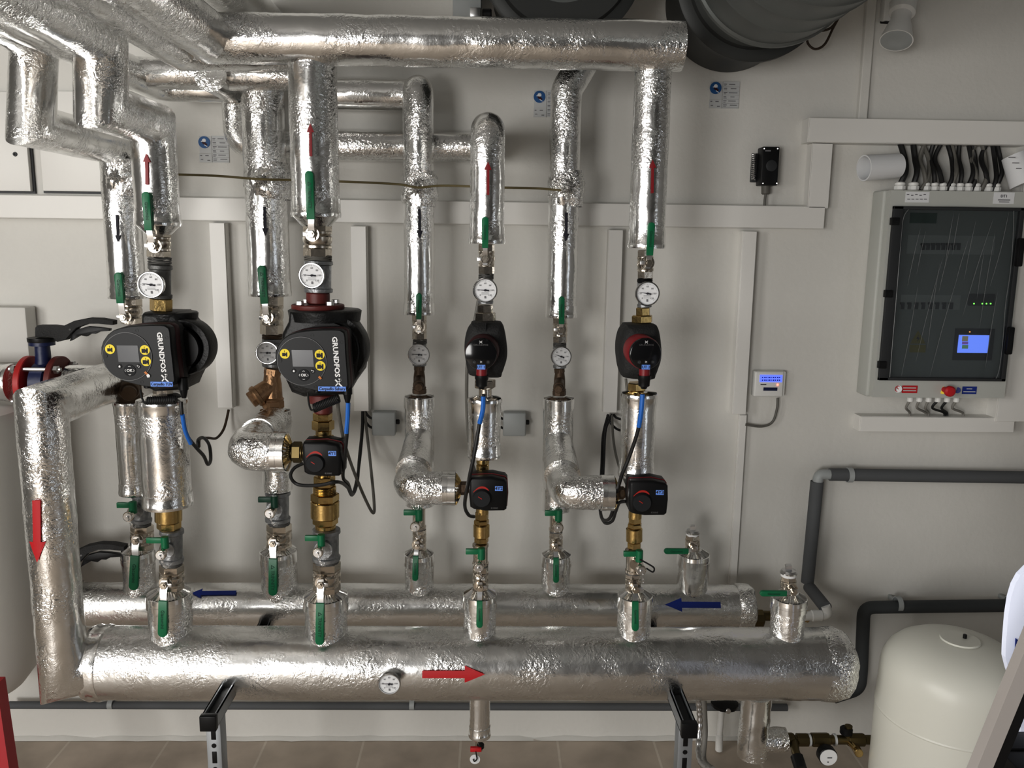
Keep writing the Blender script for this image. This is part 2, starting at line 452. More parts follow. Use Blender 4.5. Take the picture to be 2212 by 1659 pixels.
def ball_valve(label, Y, xa, ya, xb, yb, w, stem, grip0, tip, gw, group=None, m='nickel', script=True, plug=None, dk='green'):
    """body between (xa,ya) top and (xb,yb) bottom; handle from stem to tip in pixels"""
    rt = thing('ball_valve', label, 'valve', P(xb, yb, Y), group)
    p, q = P(xb, yb, Y), P(xa, ya, Y); L = (q-p).length; r = w*W((xa+xb)/2, (ya+yb)/2, Y)/2; ax = (q-p).normalized()
    b = B().bcyl(p, p+ax*L*.26, r*.98, .0015, 6, ph=.25)
    b.lathe(p, ax, [(L*.24, r*.9), (L*.27, r*.98), (L*.34, r*.98), (L*.38, r*.9), (L*.45, r), (L*.6, r), (L*.66, r*.9), (L*.70, r*.99), (L*.76, r*.99), (L*.78, r*.9)], 32)
    b.bcyl(p+ax*L*.76, q, r*.98, .0015, 6, ph=.25)
    obj('body', b, m, rt)
    Yf = Y-r-.022
    sp = P(*stem, Yf); base = V((sp.x, Y-r*.6, sp.z))
    b = B().cyl(base, sp, .011, n=20); b.cyl(sp+V((0, .006, 0)), sp+V((0, .010, 0)), .017, n=24)
    b.bcyl(sp+V((0, -.001, 0)), sp+V((0, -.011, 0)), .0105, .0015, 6); b.cyl(sp+V((0, -.010, 0)), sp+V((0, -.015, 0)), .005, n=14)
    obj('stem_nut', b, m, rt)
    Yg = Yf-.014
    g0, g1 = P(*grip0, Yg), P(*tip, Yg); gr = gw*W(*tip, Yg)/2
    d = (g1-g0).normalized(); sd = d.cross(V((0, 1, 0))).normalized()
    # stamped steel lever: cranked strip
    b = B(); st = sp+V((0, -.003, 0)); back = st-d*.014; mid = st.lerp(g0, .45)+V((0, -.004, 0))
    hw = gr*.72
    rows = []
    for pt, ww in ((back, hw*.9), (st, hw*1.15), (mid, hw), (g0, hw*.95), (g0+d*.02, hw*.9)):
        rows.append([pt-sd*ww, pt+sd*ww, pt+sd*ww+V((0, .0028, 0)), pt-sd*ww+V((0, .0028, 0))])
    b.loft(rows); b.obox(st+sd*.010, sd*.010, d*.005, V((0, .0015, 0)), .0008)
    obj('lever', b, 'steel', rt)
    # plastic grip: rounded at the tip
    L2 = (g1-g0).length; pts = []
    for t in range(9):
        a = math.pi*t/8; pts.append(g1-d*gr+d*gr*math.sin(a)+sd*gr*math.cos(a))
    pts += [g0-sd*gr*.9, g0+sd*gr*.9]
    gp = obj('grip', B().prism([x+V((0, .004, 0)) for x in pts], V((0, -.010, 0)), .002), dk, rt)
    if script:
        text('lettering', '\u25b3 TRINNITY' if 'Sahary' in label else 'Giacomini', (g0+g1)/2+V((0, -.0065, 0)), d if abs(d.z) > .5 and d.z < 0 else (-d if abs(d.z) > .5 else XD), (sd if d.z < -.5 else (-sd if d.z > .5 else ZD)), gr*1.05, 'green_ink', gp, .01)
    if plug:
        (cx, y0, y1, cw) = plug
        a0, a1 = P(cx, y1, Y), P(cx, y0, Y); LL = (a1-a0).length; rr = cw*W(cx, y0, Y)/2
        obj('plug_seal', B().bcyl(a0, a0+ZD*LL*.25, rr*1.02, .001), 'print_white', rt)
        b = B().lathe(a0+ZD*LL*.25, ZD, [(0, rr*1.1), (LL*.12, rr*1.15), (LL*.3, rr*.95), (LL*.34, rr*.6)], 28)
        b.bcyl(a0+ZD*LL*.55, a1, rr*.55, .0015, 4, ph=.6)
        obj('plug', b, 'steel', rt)
    return rt

def drain_cock(label, Y, pr_px, xa, xb, yh, hub_x, c, m='nickel', cap_r=11.5, cable=False, dk='green'):
    """small drain tap: handle from xa to xb at row yh, nipple centred at c"""
    pr = pr_px*W(c[0], c[1], Y)/2
    Yf = Y-pr-.055
    cp = P(*c, Yf); rt = thing('drain_cock', label, 'valve', cp)
    u = W(*c, Yf)
    base = V((P(hub_x, c[1]-6, Y-pr*.6).x, Y-pr*.6, cp.z+8*u))
    b = B().tube([base, base.lerp(cp, .5), cp+V((0, .012, 0))], 6.5*u, 16)
    b.lathe(cp+V((0, .014, 0)), FRONT, [(0, cap_r*u*.7), (.004, cap_r*u), (.012, cap_r*u), (.014, cap_r*u*.85)], 26)
    obj('body', b, m, rt)
    b = B().lathe(cp, FRONT, [(0, cap_r*u*.8), (.003, cap_r*u*.75), (.003, cap_r*u*.3), (.008, cap_r*u*.25)], 22)
    obj('cap', b, 'steel', rt)
    Yh = Y-pr-.032
    h0, h1 = P(xa, yh, Yh), P(hub_x, yh, Yh); hh = 6*W(xa, yh, Yh)
    hd = obj('handle', B().obox((h0+h1)/2, (h1-h0)/2, V((0, .005, 0)), V((0, 0, hh)), .0015), dk, rt)
    c2 = P(hub_x, yh, Yh)
    obj('hub', B().bcyl(c2+V((0, 0, hh*1.3)), c2-V((0, 0, hh*3)), hh*1.35, .001, 20), dk, rt)
    b = B().cyl(c2-V((0, 0, hh*2)), V((c2.x, Yh, cp.z)), hh*.7, n=14); obj('spindle', b, m, rt)
    # retaining chain
    ch = B(); q0 = cp+V((.004, -.006, -.008)); q1 = cp+V((.012, .02, -.035)); k = 9
    for i in range(k):
        t = i/(k-1); q = q0.lerp(q1, t)+V((0, 0, -.012*math.sin(math.pi*t)))
        e = XD if i % 2 else FRONT
        f = ZD
        ch.tube([q+(e*math.cos(a)+f*math.sin(a))*.0026 for a in [2*math.pi*j/8 for j in range(9)]], .0007, 5, False)
    obj('chain', ch, 'steel', rt)
    if cable:
        obj('tie_loop', B().tube(catmull([c2+V((0, -.01, -.012)), c2+V((.02, -.012, -.022)), c2+V((.038, -.01, -.035)), c2+V((.036, -.005, -.048)), c2+V((.02, 0, -.04))]), .0022, 8), 'cable_black', rt)
    return rt

def thermometer(label, Y, pr, c, rpx, needle=180, group=None):
    Yf = Y-pr-.030
    p = P(*c, Yf); r = rpx*W(*c, Yf)
    rt = thing('dial_thermometer', label, 'thermometer', p-V((0, 0, r)), group)
    obj('stem', B().cyl(V((p.x, Y-pr*.5, p.z)), p, r*.3, n=16), 'nickel', rt)
    obj('case', B().lathe(p+V((0, .012, 0)), FRONT, [(0, r*.82), (.004, r*.96), (.012, r), (.017, r), (.0185, r*.95), (.0185, r*.9), (.015, r*.88)], 44, cap=False), 'chrome', rt)
    obj('back_plate', B().cyl(p+V((0, .013, 0)), p+V((0, .009, 0)), r*.86, n=32), 'steel', rt)
    d = obj('dial', B().cyl(p+V((0, .006, 0)), p+V((0, -.0015, 0)), r*.89, n=40), 'dial', rt, ang=20)
    b = B(); yy = -.0022
    for i in range(31):
        a = math.radians(225-270*i/30); dr = V((math.cos(a), 0, math.sin(a))); sd = V((-math.sin(a), 0, math.cos(a)))
        l = .10 if i % 5 == 0 else .05
        q0 = p+dr*r*.80+V((0, yy, 0)); q1 = p+dr*r*(.80-l)+V((0, yy, 0)); w = r*.010
        b.quadstrip([[q0-sd*w, q0+sd*w], [q1-sd*w, q1+sd*w]])
    b.quadstrip([[p+V((-r*.06, yy, -r*.66)), p+V((r*.10, yy, -r*.66))], [p+V((-r*.06, yy, -r*.46)), p+V((r*.08, yy, -r*.46))]])
    for k in range(3):
        z = -r*(.16+.09*k); b.quadstrip([[p+V((-r*.3, yy, z)), p+V((r*.3, yy, z))], [p+V((-r*.3, yy, z-r*.02)), p+V((r*.3, yy, z-r*.02))]])
    obj('scale_marks', b, 'ink_soft', d, smooth=False)
    for i, s in enumerate(('0', '20', '40', '60', '80', '100', '120')):
        a = math.radians(225-270*i/6); text('number', s, p+V((math.cos(a)*r*.56, yy, math.sin(a)*r*.56)), XD, ZD, r*.20, 'ink_soft', d)
    a = math.radians(needle); dr = V((math.cos(a), 0, math.sin(a))); sd = V((-math.sin(a), 0, math.cos(a)))
    b = B(); y2 = V((0, -.004, 0))
    b.prism([p+dr*r*.72+y2, p+sd*r*.035+y2, p-dr*r*.30+sd*r*.07+y2, p-dr*r*.30-sd*r*.07+y2, p-sd*r*.035+y2], V((0, -.0008, 0)))
    b.cyl(p+y2, p+y2*1.5, r*.09, n=16)
    obj('needle', b, 'ink', rt)
    return rt

def foil_stub(label, Y, xa, ya, xb, yb, wpx, flare=1.12, group=None):
    """foil wrapped stub standing on a manifold"""
    p, q = P(xb, yb, Y), P(xa, ya, Y); L = (q-p).length; r = wpx*W(xa, ya, Y)/2
    p = p-ZD*.03; L += .03
    rt = thing('foil_sleeve', label, 'pipe insulation', p, group)
    path = [p+ZD*(L*i/16) for i in range(17)]
    obj('foil_jacket', B().tube(path, lambda t: r*(1+(flare-1)*max(0, 1-t*2.2)**2), 44, True, nz=.004, nf=34), 'foil_crush' if flare > 1.05 else 'foil', rt, ang=60)
    top = p+ZD*L
    obj('top_band', B().lathe(top-ZD*.034, ZD, [(0, r+.0005), (.001, r+.003), (.014, r+.003), (.0145, r+.0022), (.022, r+.0022), (.0225, r+.003), (.034, r+.002), (.036, r*.97)], 48, cap=False), 'foil_tape', rt)
    pleats(rt, top+ZD*.001, ZD, r*1.0, r*.52, .014)
    return rt

# ------------------------------------------------------------------ the room
def room():
    xl, xr, yf, zc = -3.1, 3.3, -5.6, 3.3
    struct('wall_back', B().box((xl-.2, 0, -.1), (xr+.2, .2, zc)), 'wall_paint')
    struct('floor', B().box((xl-.2, yf-.2, -.1), (xr+.2, 0, 0)), 'floor_tiles')
    struct('ceiling', B().box((xl-.2, yf-.2, zc), (xr+.2, .2, zc+.1)), 'wall_side')
    struct('wall_front', B().box((xl, yf-.2, 0), (-2.9, yf, zc)).box((-1.4, yf-.2, 0), (xr, yf, zc)).box((-2.9, yf-.2, 0), (-1.4, yf, .65)).box((-2.9, yf-.2, 2.25), (-1.4, yf, zc)), 'room_dark')
    # left wall with a window opening, right wall with a doorway
    def holed(x0, x1, ya, yb, za, zb):
        b = B(); b.box((x0, yf, 0), (x1, 0, za)) if za > 0 else None
        b.box((x0, yf, zb), (x1, 0, zc)); b.box((x0, yf, za), (x1, ya, zb)); b.box((x0, yb, za), (x1, 0, zb)); return b
    struct('wall_left', holed(xl-.2, xl, -4.6, -2.6, 1.2, 2.8), 'wall_side')
    struct('wall_right', holed(xr, xr+.2, -4.4, -2.9, 0, 1.9), 'wall_side')
    for nm, x, ya, yb, za, zb in (('window_1', xl-.1, -4.6, -2.6, 1.2, 2.8), ('window_2', xr+.1, -4.4, -2.9, 0, 1.9)):
        b = B()
        for (y0, y1, z0, z1) in ((ya, yb, za, za+.06), (ya, yb, zb-.06, zb), (ya, ya+.06, za, zb), (yb-.06, yb, za, zb), ((ya+yb)/2-.03, (ya+yb)/2+.03, za, zb)):
            b.box((x-.03, y0, z0), (x+.03, y1, z1))
        struct(nm, b, 'white_plastic')
    b = B()
    for (x0, x1, z0, z1) in ((-2.9, -1.4, .65, .71), (-2.9, -1.4, 2.19, 2.25), (-2.9, -2.84, .65, 2.25), (-1.46, -1.4, .65, 2.25), (-2.18, -2.12, .65, 2.25)): b.box((x0, yf-.13, z0), (x1, yf-.07, z1))
    struct('fill_window', b, 'white_plastic')  # unseen window frame, added to hold the front fill lamp
mat('room_dark', (.17, .17, .168), .8)
mat('wall_side', (.32, .318, .31), .85)
room()
# uneven plaster foot and vertical chase
b = B(); n = 120; r0, r1, r2 = [], [], []
for i in range(n+1):
    x = -3+6.2*i/n; h = .006+.008*noise.noise(V((x*9, 1, 0)))+.008*noise.noise(V((x*30, 4, 0)))
    r0.append(V((x, -.0005, h+.003))); r1.append(V((x, -.008, h))); r2.append(V((x, -.016+.006*noise.noise(V((x*20, 9, 0))), .001)))
b.quadstrip([r0, r1, r2]); struct('baseboard_back', b, 'wall_paint', True)
a, c = P(1862, 0, -.02), P(1886, 258, -.02)
b = B().box((P(1864, 130, -.02).x, -.02, P(1870, 262, -.02).z), (P(1884, 130, -.02).x, .0, 3.3), .003); struct('trim_1', b, 'wall_paint')

# ------------------------------------------------------------------ lights, camera, world
def area(name, loc, rot, sx, sy, power, col):
    l = bpy.data.lights.new(name, 'AREA'); l.shape = 'RECTANGLE'; l.size = sx; l.size_y = sy; l.energy = power; l.color = col
    o = bpy.data.objects.new(name, l); COL.objects.link(o); o.location = loc; o.rotation_euler = rot; return o
area('window_daylight', (-3.08, -3.6, 2.0), (0, math.radians(-90), 0), 1.5, 1.9, 90, (1, .975, .94))
area('doorway_daylight', (3.28, -3.65, .95), (0, math.radians(90), 0), 1.75, 1.35, 4, (.95, .98, 1))
area('front_fill', (-2.15, -5.56, 1.30), (math.radians(90), 0, 0), 1.4, 1.3, 104, (1, .98, .955))  # fill lamp added behind the camera to brighten the lower left wall
w = bpy.data.worlds.new('World'); bpy.context.scene.world = w; w.use_nodes = True
w.node_tree.nodes['Background'].inputs[0].default_value = (.8, .88, 1, 1); w.node_tree.nodes['Background'].inputs[1].default_value = .6
cd = bpy.data.cameras.new('Camera'); cam = bpy.data.objects.new('Camera', cd); COL.objects.link(cam)
cd.sensor_fit = 'HORIZONTAL'; cd.sensor_width = 36; cd.lens = F/2212*36; cd.clip_start = .05
cam.matrix_world = Matrix.Translation(CAM) @ ROT.to_4x4()
bpy.context.scene.camera = cam
vs = bpy.context.scene.view_settings; vs.view_transform = 'Standard'; vs.look = 'None'; vs.exposure = .08; vs.gamma = .84

# ------------------------------------------------------------------ cable trunking on the wall
def trunk(label, x0, y0, x1, y1, D=.04, Yb=0., name='cable_trunking', end=None):
    """rectangular trunking whose front face covers the pixel box; upright or level"""
    hor = abs(x1-x0) > abs(y1-y0); Yf = Yb-D
    xm, ym = (x0+x1)/2, (y0+y1)/2
    if hor: lo = V((P(x0, ym, Yf).x, Yf, P(xm, y1, Yf).z)); hi = V((P(x1, ym, Yf).x, Yb, P(xm, y0, Yf).z))
    else: lo = V((P(x0, ym, Yf).x, Yf, P(xm, y1, Yf).z)); hi = V((P(x1, ym, Yf).x, Yb, P(xm, y0, Yf).z))
    rt = thing(name, label, 'trunking', V(((lo.x+hi.x)/2, Yb, lo.z)))
    obj('channel', B().box(lo+V((0, .006, 0)), hi, .001), 'trunk', rt, ang=20)
    e = .0012
    obj('cover', B().box((lo.x+e, Yf, lo.z+e), (hi.x-e, Yf+.005, hi.z-e), .0012), 'trunk', rt, ang=20)
    return rt
trunk('long white cable trunking running level behind all the risers', -260, 431, 1783, 481, .045)
trunk('short upright white trunking joining the two level runs beside the black thermostat', 1751, 309, 1795, 450, .045)
trunk('upper white trunking running level above the electrical cabinet', 1747, 259, 2420, 312, .06)
trunk('upright white trunking drop behind the Cerpadlo TUV pump riser', 460, 481, 494, 882, .04)
trunk('upright white trunking drop right of the Cerpadlo Sahary pump', 760, 488, 794, 889, .04)
trunk('upright white trunking drop left of the UT 2 pump', 1309, 496, 1340, 892, .04)
trunk('upright white trunking drop left of the blue-screened wall controller', 1594, 499, 1624, 896, .04)
trunk('narrow white conduit continuing down to the rear manifold', 1586, 896, 1602, 1290, .02, name='cable_conduit')
trunk('short white trunking shelf beneath the electrical cabinet', 1858, 901, 2192, 934, .05)
trunk('wide upright white trunking right of the electrical cabinet', 2186, 310, 2330, 912, .06)

# hatch doors upper left
for (x0, x1, y0, y1, lab) in ((-140, 57, 200, 415, 'white wall hatch at the far left edge with dark gap'), (93, 262, 200, 417, 'white wall hatch behind the leftmost return riser')):
    rt = thing('wall_hatch', lab, 'hatch', P((x0+x1)/2, y1, 0))
    A_, B_ = P(x0, y1, -.012), P(x1, y0, -.012)
    obj('gap_frame', B().box((A_.x, -.008, A_.z), (B_.x, 0, B_.z)), 'cabinet_dark', rt, smooth=False)
    obj('door', B().box((A_.x+.006, -.022, A_.z+.006), (B_.x-.006, -.002, B_.z), .002), 'trunk', rt)
    if x0 < 0:
        c = P(32, 333, -.024); obj('lock', B().lathe(c+V((0, .003, 0)), FRONT, [(0, .007), (.004, .006), (.004, .003), (.002, .001)], 18), 'cabinet_dark', rt)

# inspection stickers
for (x0, y0, lab) in ((430, 294, 'inspection sticker with blue helmet sign, left of the second return riser'), (1153, 196, 'inspection sticker with blue helmet sign, partly behind the UT 2 return riser'), (1533, 177, 'inspection sticker with blue helmet sign, right of the UT 2 pump riser')):
    Yw = -.003; c = P(x0+30, y0+28, Yw); u = W(x0, y0, Yw)
    def q(dx, dy, y=Yw): return V((c.x+(dx-30)*u, y, c.z-(dy-28)*u))
    rt = thing('inspection_sticker', lab, 'sticker', q(30, 56, 0))
    b = B(); b.box(q(28, 56, -.0006), q(64, 0, Yw)); b.box(q(0, 56, -.0006), q(27, 38, Yw)); b.box(q(1, 37, -.0006), q(27, 1, -.002))
    obj('sheet', b, 'sticker_grey', rt, smooth=False)
    dsc = obj('blue_disc', B().cyl(q(12, 14, -.002), q(12, 14, -.0045), 12.5*u, n=36), 'sign_blue', rt)
    b = B().ell(q(12, 10, -.0045), 4.2*u, .001, 3.6*u); b.box(q(5.5, 13, -.0055), q(16, 11.4, -.0045)); b.prism([q(13, 19, -.0046), q(19, 23, -.0046), q(18, 24, -.0046), q(12, 20.2, -.0046)], V((0, -.001, 0)))
    obj('helmet_symbol', b, 'print_white', dsc)
    b = B().prism([q(7, 13.4, -.0046), q(14, 14, -.0046), q(19, 19, -.0046), q(17, 20.5, -.0046), q(9, 17.5, -.0046)], V((0, -.0008, 0)))
    obj('face_symbol', b, 'maroon', dsc)
    b = B()
    for k in range(6):
        z = 5+k*8.6
        b.box(q(30, z+1.6, Yw), q(36+(k % 3), z, Yw-.0006)); b.box(q(41+(k % 2)*4, z+2, Yw), q(54+(k % 3)*3, z+.4, Yw-.0006)); b.box(q(30, z+4.2, Yw), q(35+(k % 2)*2, z+3.2, Yw-.0006))
        b.box(q(28, z+6.3, Yw), q(64, z+6.0, Yw-.0004))
    b.box(q(2, 43, Yw), q(6, 41, Yw-.0006)); b.box(q(13, 43, Yw), q(20, 41, Yw-.0006)); b.box(q(3, 51, Yw), q(8, 49.5, Yw-.0006)); b.box(q(17, 53, Yw), q(23, 51, Yw-.0006))
    obj('print', b, 'ink_soft', rt, smooth=False)

# ------------------------------------------------------------------ manifolds
def xpipe(px0, px1, py, Y):    # level pipe along X: ends at pixel columns, height from the middle
    z = P((px0+px1)/2, py, Y).z
    return V((P(px0, py, Y).x, Y, z)), V((P(px1, py, Y).x, Y, z))
# front (supply) manifold
Yf = YS
pf0, pf1 = xpipe(202, 1792, 1432, Yf); rF = 76*W(1000, 1433, Yf)
rt = thing('supply_manifold', 'thick foil-wrapped front manifold with red arrow pointing right', 'manifold', pf0)
n = 150; path = [pf0.lerp(pf1, i/n) for i in range(n+1)]
obj('foil_jacket', B().tube(path, rF, 72, True, nz=.003, nf=22), 'foil_big', rt, ang=60)
obj('end_band', B().lathe(pf0-XD*.002, XD, [(0, rF*.5), (0, rF+.001), (.01, rF+.005), (.022, rF+.002), (.034, rF+.005), (.046, rF+.002)], 60), 'foil_tape', rt)
prof = [(0, rF+.003)]+[(.055*math.sin(t), (rF+.003)*(.55+.45*math.cos(t))) for t in [i*math.pi/2/8 for i in range(1, 9)]]
b = B().lathe(pf1-XD*.03, XD, [(0, rF+.001)]+[(x+.03, r) for x, r in prof]+[(.09, rF*.3)], 60)
for v in b.bm.verts: v.co += V([noise.noise(v.co*40+V((k*7, 0, 0)))*.005 for k in range(3)])
obj('end_cap', b, 'foil_crush', rt, ang=60)
arrow(rt, pf0, XD, rF+.003, (912, 1457), (1047, 1457), 16, 'red', head=.32, hw=2.3, lab='red arrow sticker pointing right')
# rear (return) manifold
pr0, pr1 = xpipe(-40, 1615, 1308, YR); rR = 47*W(1000, 1308, YR)
rt = thing('return_manifold', 'foil-wrapped rear manifold with two blue arrows pointing left', 'manifold', pr0)
path = [pr0.lerp(pr1, i/n) for i in range(n+1)]
obj('foil_jacket', B().tube(path, rR, 60, True, nz=.003, nf=26), 'foil_big', rt, ang=60)
b = B().lathe(pr1-XD*.04, XD, [(0, rR+.001), (.002, rR+.004), (.042, rR+.004), (.05, rR*.96), (.054, rR*.75)], 56)
for v in b.bm.verts: v.co += V([noise.noise(v.co*50+V((k*7, 0, 0)))*.004 for k in range(3)])
obj('end_cap', b, 'foil_crush', rt, ang=60)
arrow(rt, pr0, XD, rR+.003, (510, 1280), (414, 1281), 10, 'blue', head=.22, hw=2.3, lab='blue arrow sticker beside the leftmost pump riser')
arrow(rt, pr0, XD, rR+.003, (1557, 1307), (1437, 1306), 13, 'blue', head=.30, hw=2.3, lab='blue arrow sticker near the right end')

# front-left riser: Y run from the valve, down, then into the supply manifold
rr = .059
zt = P(95, 880, -.57).z; xa = P(112, 1150, -.57).x
c0 = V((xa, -.22, zt)); c1 = V((xa, -.57, zt)); c2 = V((xa, -.57, pf0.z)); c3 = V((pf0.x+.02, -.53, pf0.z))
def _ra(rt):
    arrow(rt, c1, V((0, 0, -1)), rr+.003, (78, 1081), (80, 1215), 17, 'red', head=.33, hw=2.2, lab='red arrow sticker pointing down')
foil_pipe('insulated_pipe', 'wide foil-wrapped riser at far left with red arrow pointing down', 'pipe', [c0, c1, c2, c3], rr, [_ra], rad=0, nz=.0045)
# level main behind it, left of the wall
m0, m1 = xpipe(-120, 28, 828, -.22)
foil_pipe('insulated_pipe', 'foil-wrapped main entering from the left edge at valve height', 'pipe', [V((m0.x, -.22, zt)), V((m1.x, -.22, zt))], rr*.88, bands=(0, .02))
foil_pipe('insulated_pipe', 'short foil-wrapped elbow between the blue valve and the wide riser', 'pipe', [V((P(150, 828, -.22).x, -.22, zt)), V((xa-.02, -.22, zt))], rr*.9)

# butterfly valves
def butterfly(label, dx, dy, zc, full=True, Y=-.22):
    def q(px, py, y=Y): return P(px+dx, py+dy, y)
    rt = thing('butterfly_valve', label, 'valve', V((q(92, 830).x, Y, zc-.08)))
    R = .078
    xl, xr = q(66, 830).x, q(130, 830).x
    for x, mm, nm in ((xl, 'red_bright', 'left_flange'), (xr, 'red_flange', 'right_flange')):
        o = obj('flange', B().lathe(V((x-.009, Y, zc)), XD, [(0, R*.97), (.002, R), (.016, R), (.018, R*.97)], 48), mm, rt)
        o['label'] = 'bright red flange' if nm == 'left_flange' else 'brownish red flange'
    xm = (xl+xr)/2
    b = B().lathe(V((xm-.022, Y, zc)), XD, [(0, R*.7), (.004, R*.78), (.040, R*.78), (.044, R*.7)], 40)
    top = q(92, 738)
    b.lathe(V((xm, Y, zc+R*.5)), ZD, [(0, .026), (.03, .021), (top.z-zc-R*.5-.012, .020), (top.z-zc-R*.5-.010, .034), (top.z-zc-R*.5, .034)], 28)
    obj('body', b, 'blue_cast', rt)
    b = B()
    for k in range(4):
        a = math.radians(45+90*k); o = V((0, math.cos(a), math.sin(a)))*R*.84; b.cyl(V((xl-.03, Y, zc))+o, V((xr+.03, Y, zc))+o, .006, n=10)
        for x in (xl-.022, xr+.012): b.cyl(V((x, Y, zc))+o, V((x+.010, Y, zc))+o, .012, n=6)
    obj('tie_bolts', b, 'steel', rt)
    b = B().lathe(V((xm, Y, top.z)), ZD, [(0, .036), (.004, .037), (.012, .037), (.013, .03)], 30); obj('notch_plate', b, 'black', rt)
    Yh = Y-.02
    up = [(75, 728), (75, 708), (80, 703), (110, 703), (132, 706), (160, 693), (190, 687), (217, 688), (244, 693), (244, 702), (215, 699), (190, 699), (166, 708), (152, 722), (140, 735), (122, 739), (112, 728)]
    b = B(); pts = [q(*t, y=Yh) for t in up]
    b.prism(pts, V((0, .03, 0)), .003); hd = obj('handle', b, 'pump_foam', rt)
    lo = [(150, 737), (155, 722), (165, 712), (190, 705), (214, 707), (237, 710), (236, 715), (215, 716), (206, 721), (195, 721), (186, 727), (172, 724), (160, 731)]
    obj('squeeze_lever', B().prism([q(*t, y=Yh+.006) for t in lo], V((0, .016, 0)), .002), 'black', hd)
    obj('pivot_pin', B().cyl(q(151, 712, Yh-.002), q(151, 712, Yh+.03), .003, n=10), 'steel', hd)
    return rt
butterfly('blue butterfly valve with red flanges and dark squeeze handle, upper left', 0, 0, zt)
butterfly('butterfly valve on the rear manifold, mostly hidden behind the wide left riser', 24, 488, pr0.z, Y=YR)

# ------------------------------------------------------------------ circuits
def riser(label, pts, Ys, wpx, at, Yat, parts=(), bands=(0, 0), **k):
    p = [P(x, y, Y) for (x, y), Y in zip(pts, Ys)]
    r = wpx*W(*at, Yat)/2
    return foil_pipe('insulated_pipe', label, 'pipe', p, r, parts, bands=bands, **k), r, p
def straight(A, Bp):
    return A, (Bp-A).normalized()
def crumple(x, y, Y, r):
    def f(rt):
        c = P(x, y, Y)
        bb = B(); ring = []
        path = [c+ZD*(.05-.1*i/14) for i in range(15)]
        bb.tube(path, lambda t: r+.001+.007*math.sin(math.pi*t), 48, False, nz=.012, nf=60)
        obj('crumpled_tape', bb, 'foil_crush', rt, ang=30)
        # star of folds at the front where the wire enters
        bb = B()
        for k in range(12):
            a = 2*math.pi*k/12+.3*random.random(); l = .02+.014*random.random()
            d = V((math.cos(a), 0, math.sin(a))); s = V((-math.sin(a), 0, math.cos(a))); o = c+V((0, -r-.013, 0))
            bb.loft([[o-s*.001, o+s*.001, o+V((0, -.006, 0))], [o+d*l*.5-s*.0035+V((0, .004, 0)), o+d*l*.5+s*.0035+V((0, .004, 0)), o+d*l*.5+V((0, -.001, 0))], [o+d*l-s*.001+V((0, .011, 0)), o+d*l+s*.001+V((0, .011, 0)), o+d*l+V((0, .010, 0))]])
        obj('foil_folds', bb, 'foil_crush', rt, ang=10)
    return f
def arr(x0, y0, x1, y1, w, m, A, ax, r, head=.28, hw=2.4):
    return lambda rt: arrow(rt, A, ax, r+.0025, (x0, y0), (x1, y1), w, m, head, hw)

# --- return riser 1 (behind Cerpadlo TUV pump)
A0, A1 = P(262, 322, YR), P(276, 643, YR); xz = A1.x
zt1 = P(262, 318, YR).z; r1 = 76*W(275, 600, YR)/2
k0 = V((xz, YR, A1.z)); k1 = V((xz, YR, zt1)); k2 = V((xz, -.62, zt1)); k3 = V((xz, -.575, P(92, 82, -.575).z)); k4 = V((xz, -1.75, k3.z))
foil_pipe('insulated_pipe', 'leftmost return riser, foil pipe stepping twice at upper left with black arrow', 'pipe', [k0, k1, k2, k3, k4], r1,
          [arr(252, 464, 255, 525, 5, 'ink', k0, ZD, r1), crumple(270, 385, YR, r1)], rad=0, bands=(.03, 0))
# --- supply riser 1
r2 = 93*W(340, 400, YS)/2
S0 = P(342, 487, YS); zt2 = P(335, 268, YS).z
s1 = V((S0.x, YS, zt2)); s2 = V((S0.x, -.765, zt2)); s3 = V((S0.x, -.745, P(222, 86, -.745).z)); s4 = V((S0.x, -1.9, s3.z))
rt = foil_pipe('insulated_pipe', 'foil supply riser above the Cerpadlo TUV pump with red arrow, stepping at top', 'pipe', [S0, s1, s2, s3, s4], r2,
          [arr(317, 399, 316, 331, 7, 'dark_red', S0, ZD, r2)], rad=0, bands=(.03, 0))
obj('funnel_end', B().lathe(S0-ZD*.022, ZD, [(0, r2*.55), (.022, r2*.98)], 40), 'foil_tape', rt)

# --- return riser 2
r3 = 90*W(580, 400, YR)/2
T0 = P(583, 638, YR); zt3 = P(578, 163, YR).z
foil_pipe('insulated_pipe', 'foil return riser with black arrow, left of the Cerpadlo Sahary riser', 'pipe',
          [T0, V((T0.x, YR, P(578, 160, YR).z))], r3, [arr(571, 447, 573, 510, 6, 'ink', T0, ZD, r3), crumple(580, 392, YR, r3)], bands=(.04, 0))
# --- supply riser 2
r4 = 102*W(683, 400, YS)/2
U0 = P(683, 468, YS)
rt = foil_pipe('insulated_pipe', 'thick foil supply riser above the Cerpadlo Sahary pump with red arrow', 'pipe',
          [U0, V((U0.x, YS, P(678, 120, YS).z))], r4, [arr(671, 337, 670, 266, 6, 'dark_red', U0, ZD, r4, .27, 2.6)], bands=(.045, 0))
obj('funnel_end', B().lathe(U0-ZD*.024, ZD, [(0, r4*.6), (.024, r4*.98)], 40), 'foil_tape', rt)
# --- return riser 3 : top elbow back to the wall and left
r5 = 66*W(906, 400, YR)/2
Q0 = P(906, 678, YR); zq = P(908, 190, YR).z
rq = 58*W(800, 210, -.07)/2
foil_pipe('insulated_pipe', 'foil return riser left of UT 1, rounded top turning left', 'pipe',
          [Q0, V((Q0.x, YR, zq)), V((Q0.x-.01, -.085, zq-.005)), V((P(640, 205, -.085).x, -.085, zq-.005))], r5, [arr(906, 452, 907, 516, 6, 'ink', Q0, ZD, r5), crumple(906, 408, YR, r5)], bands=(.035, 0), rad=.05)
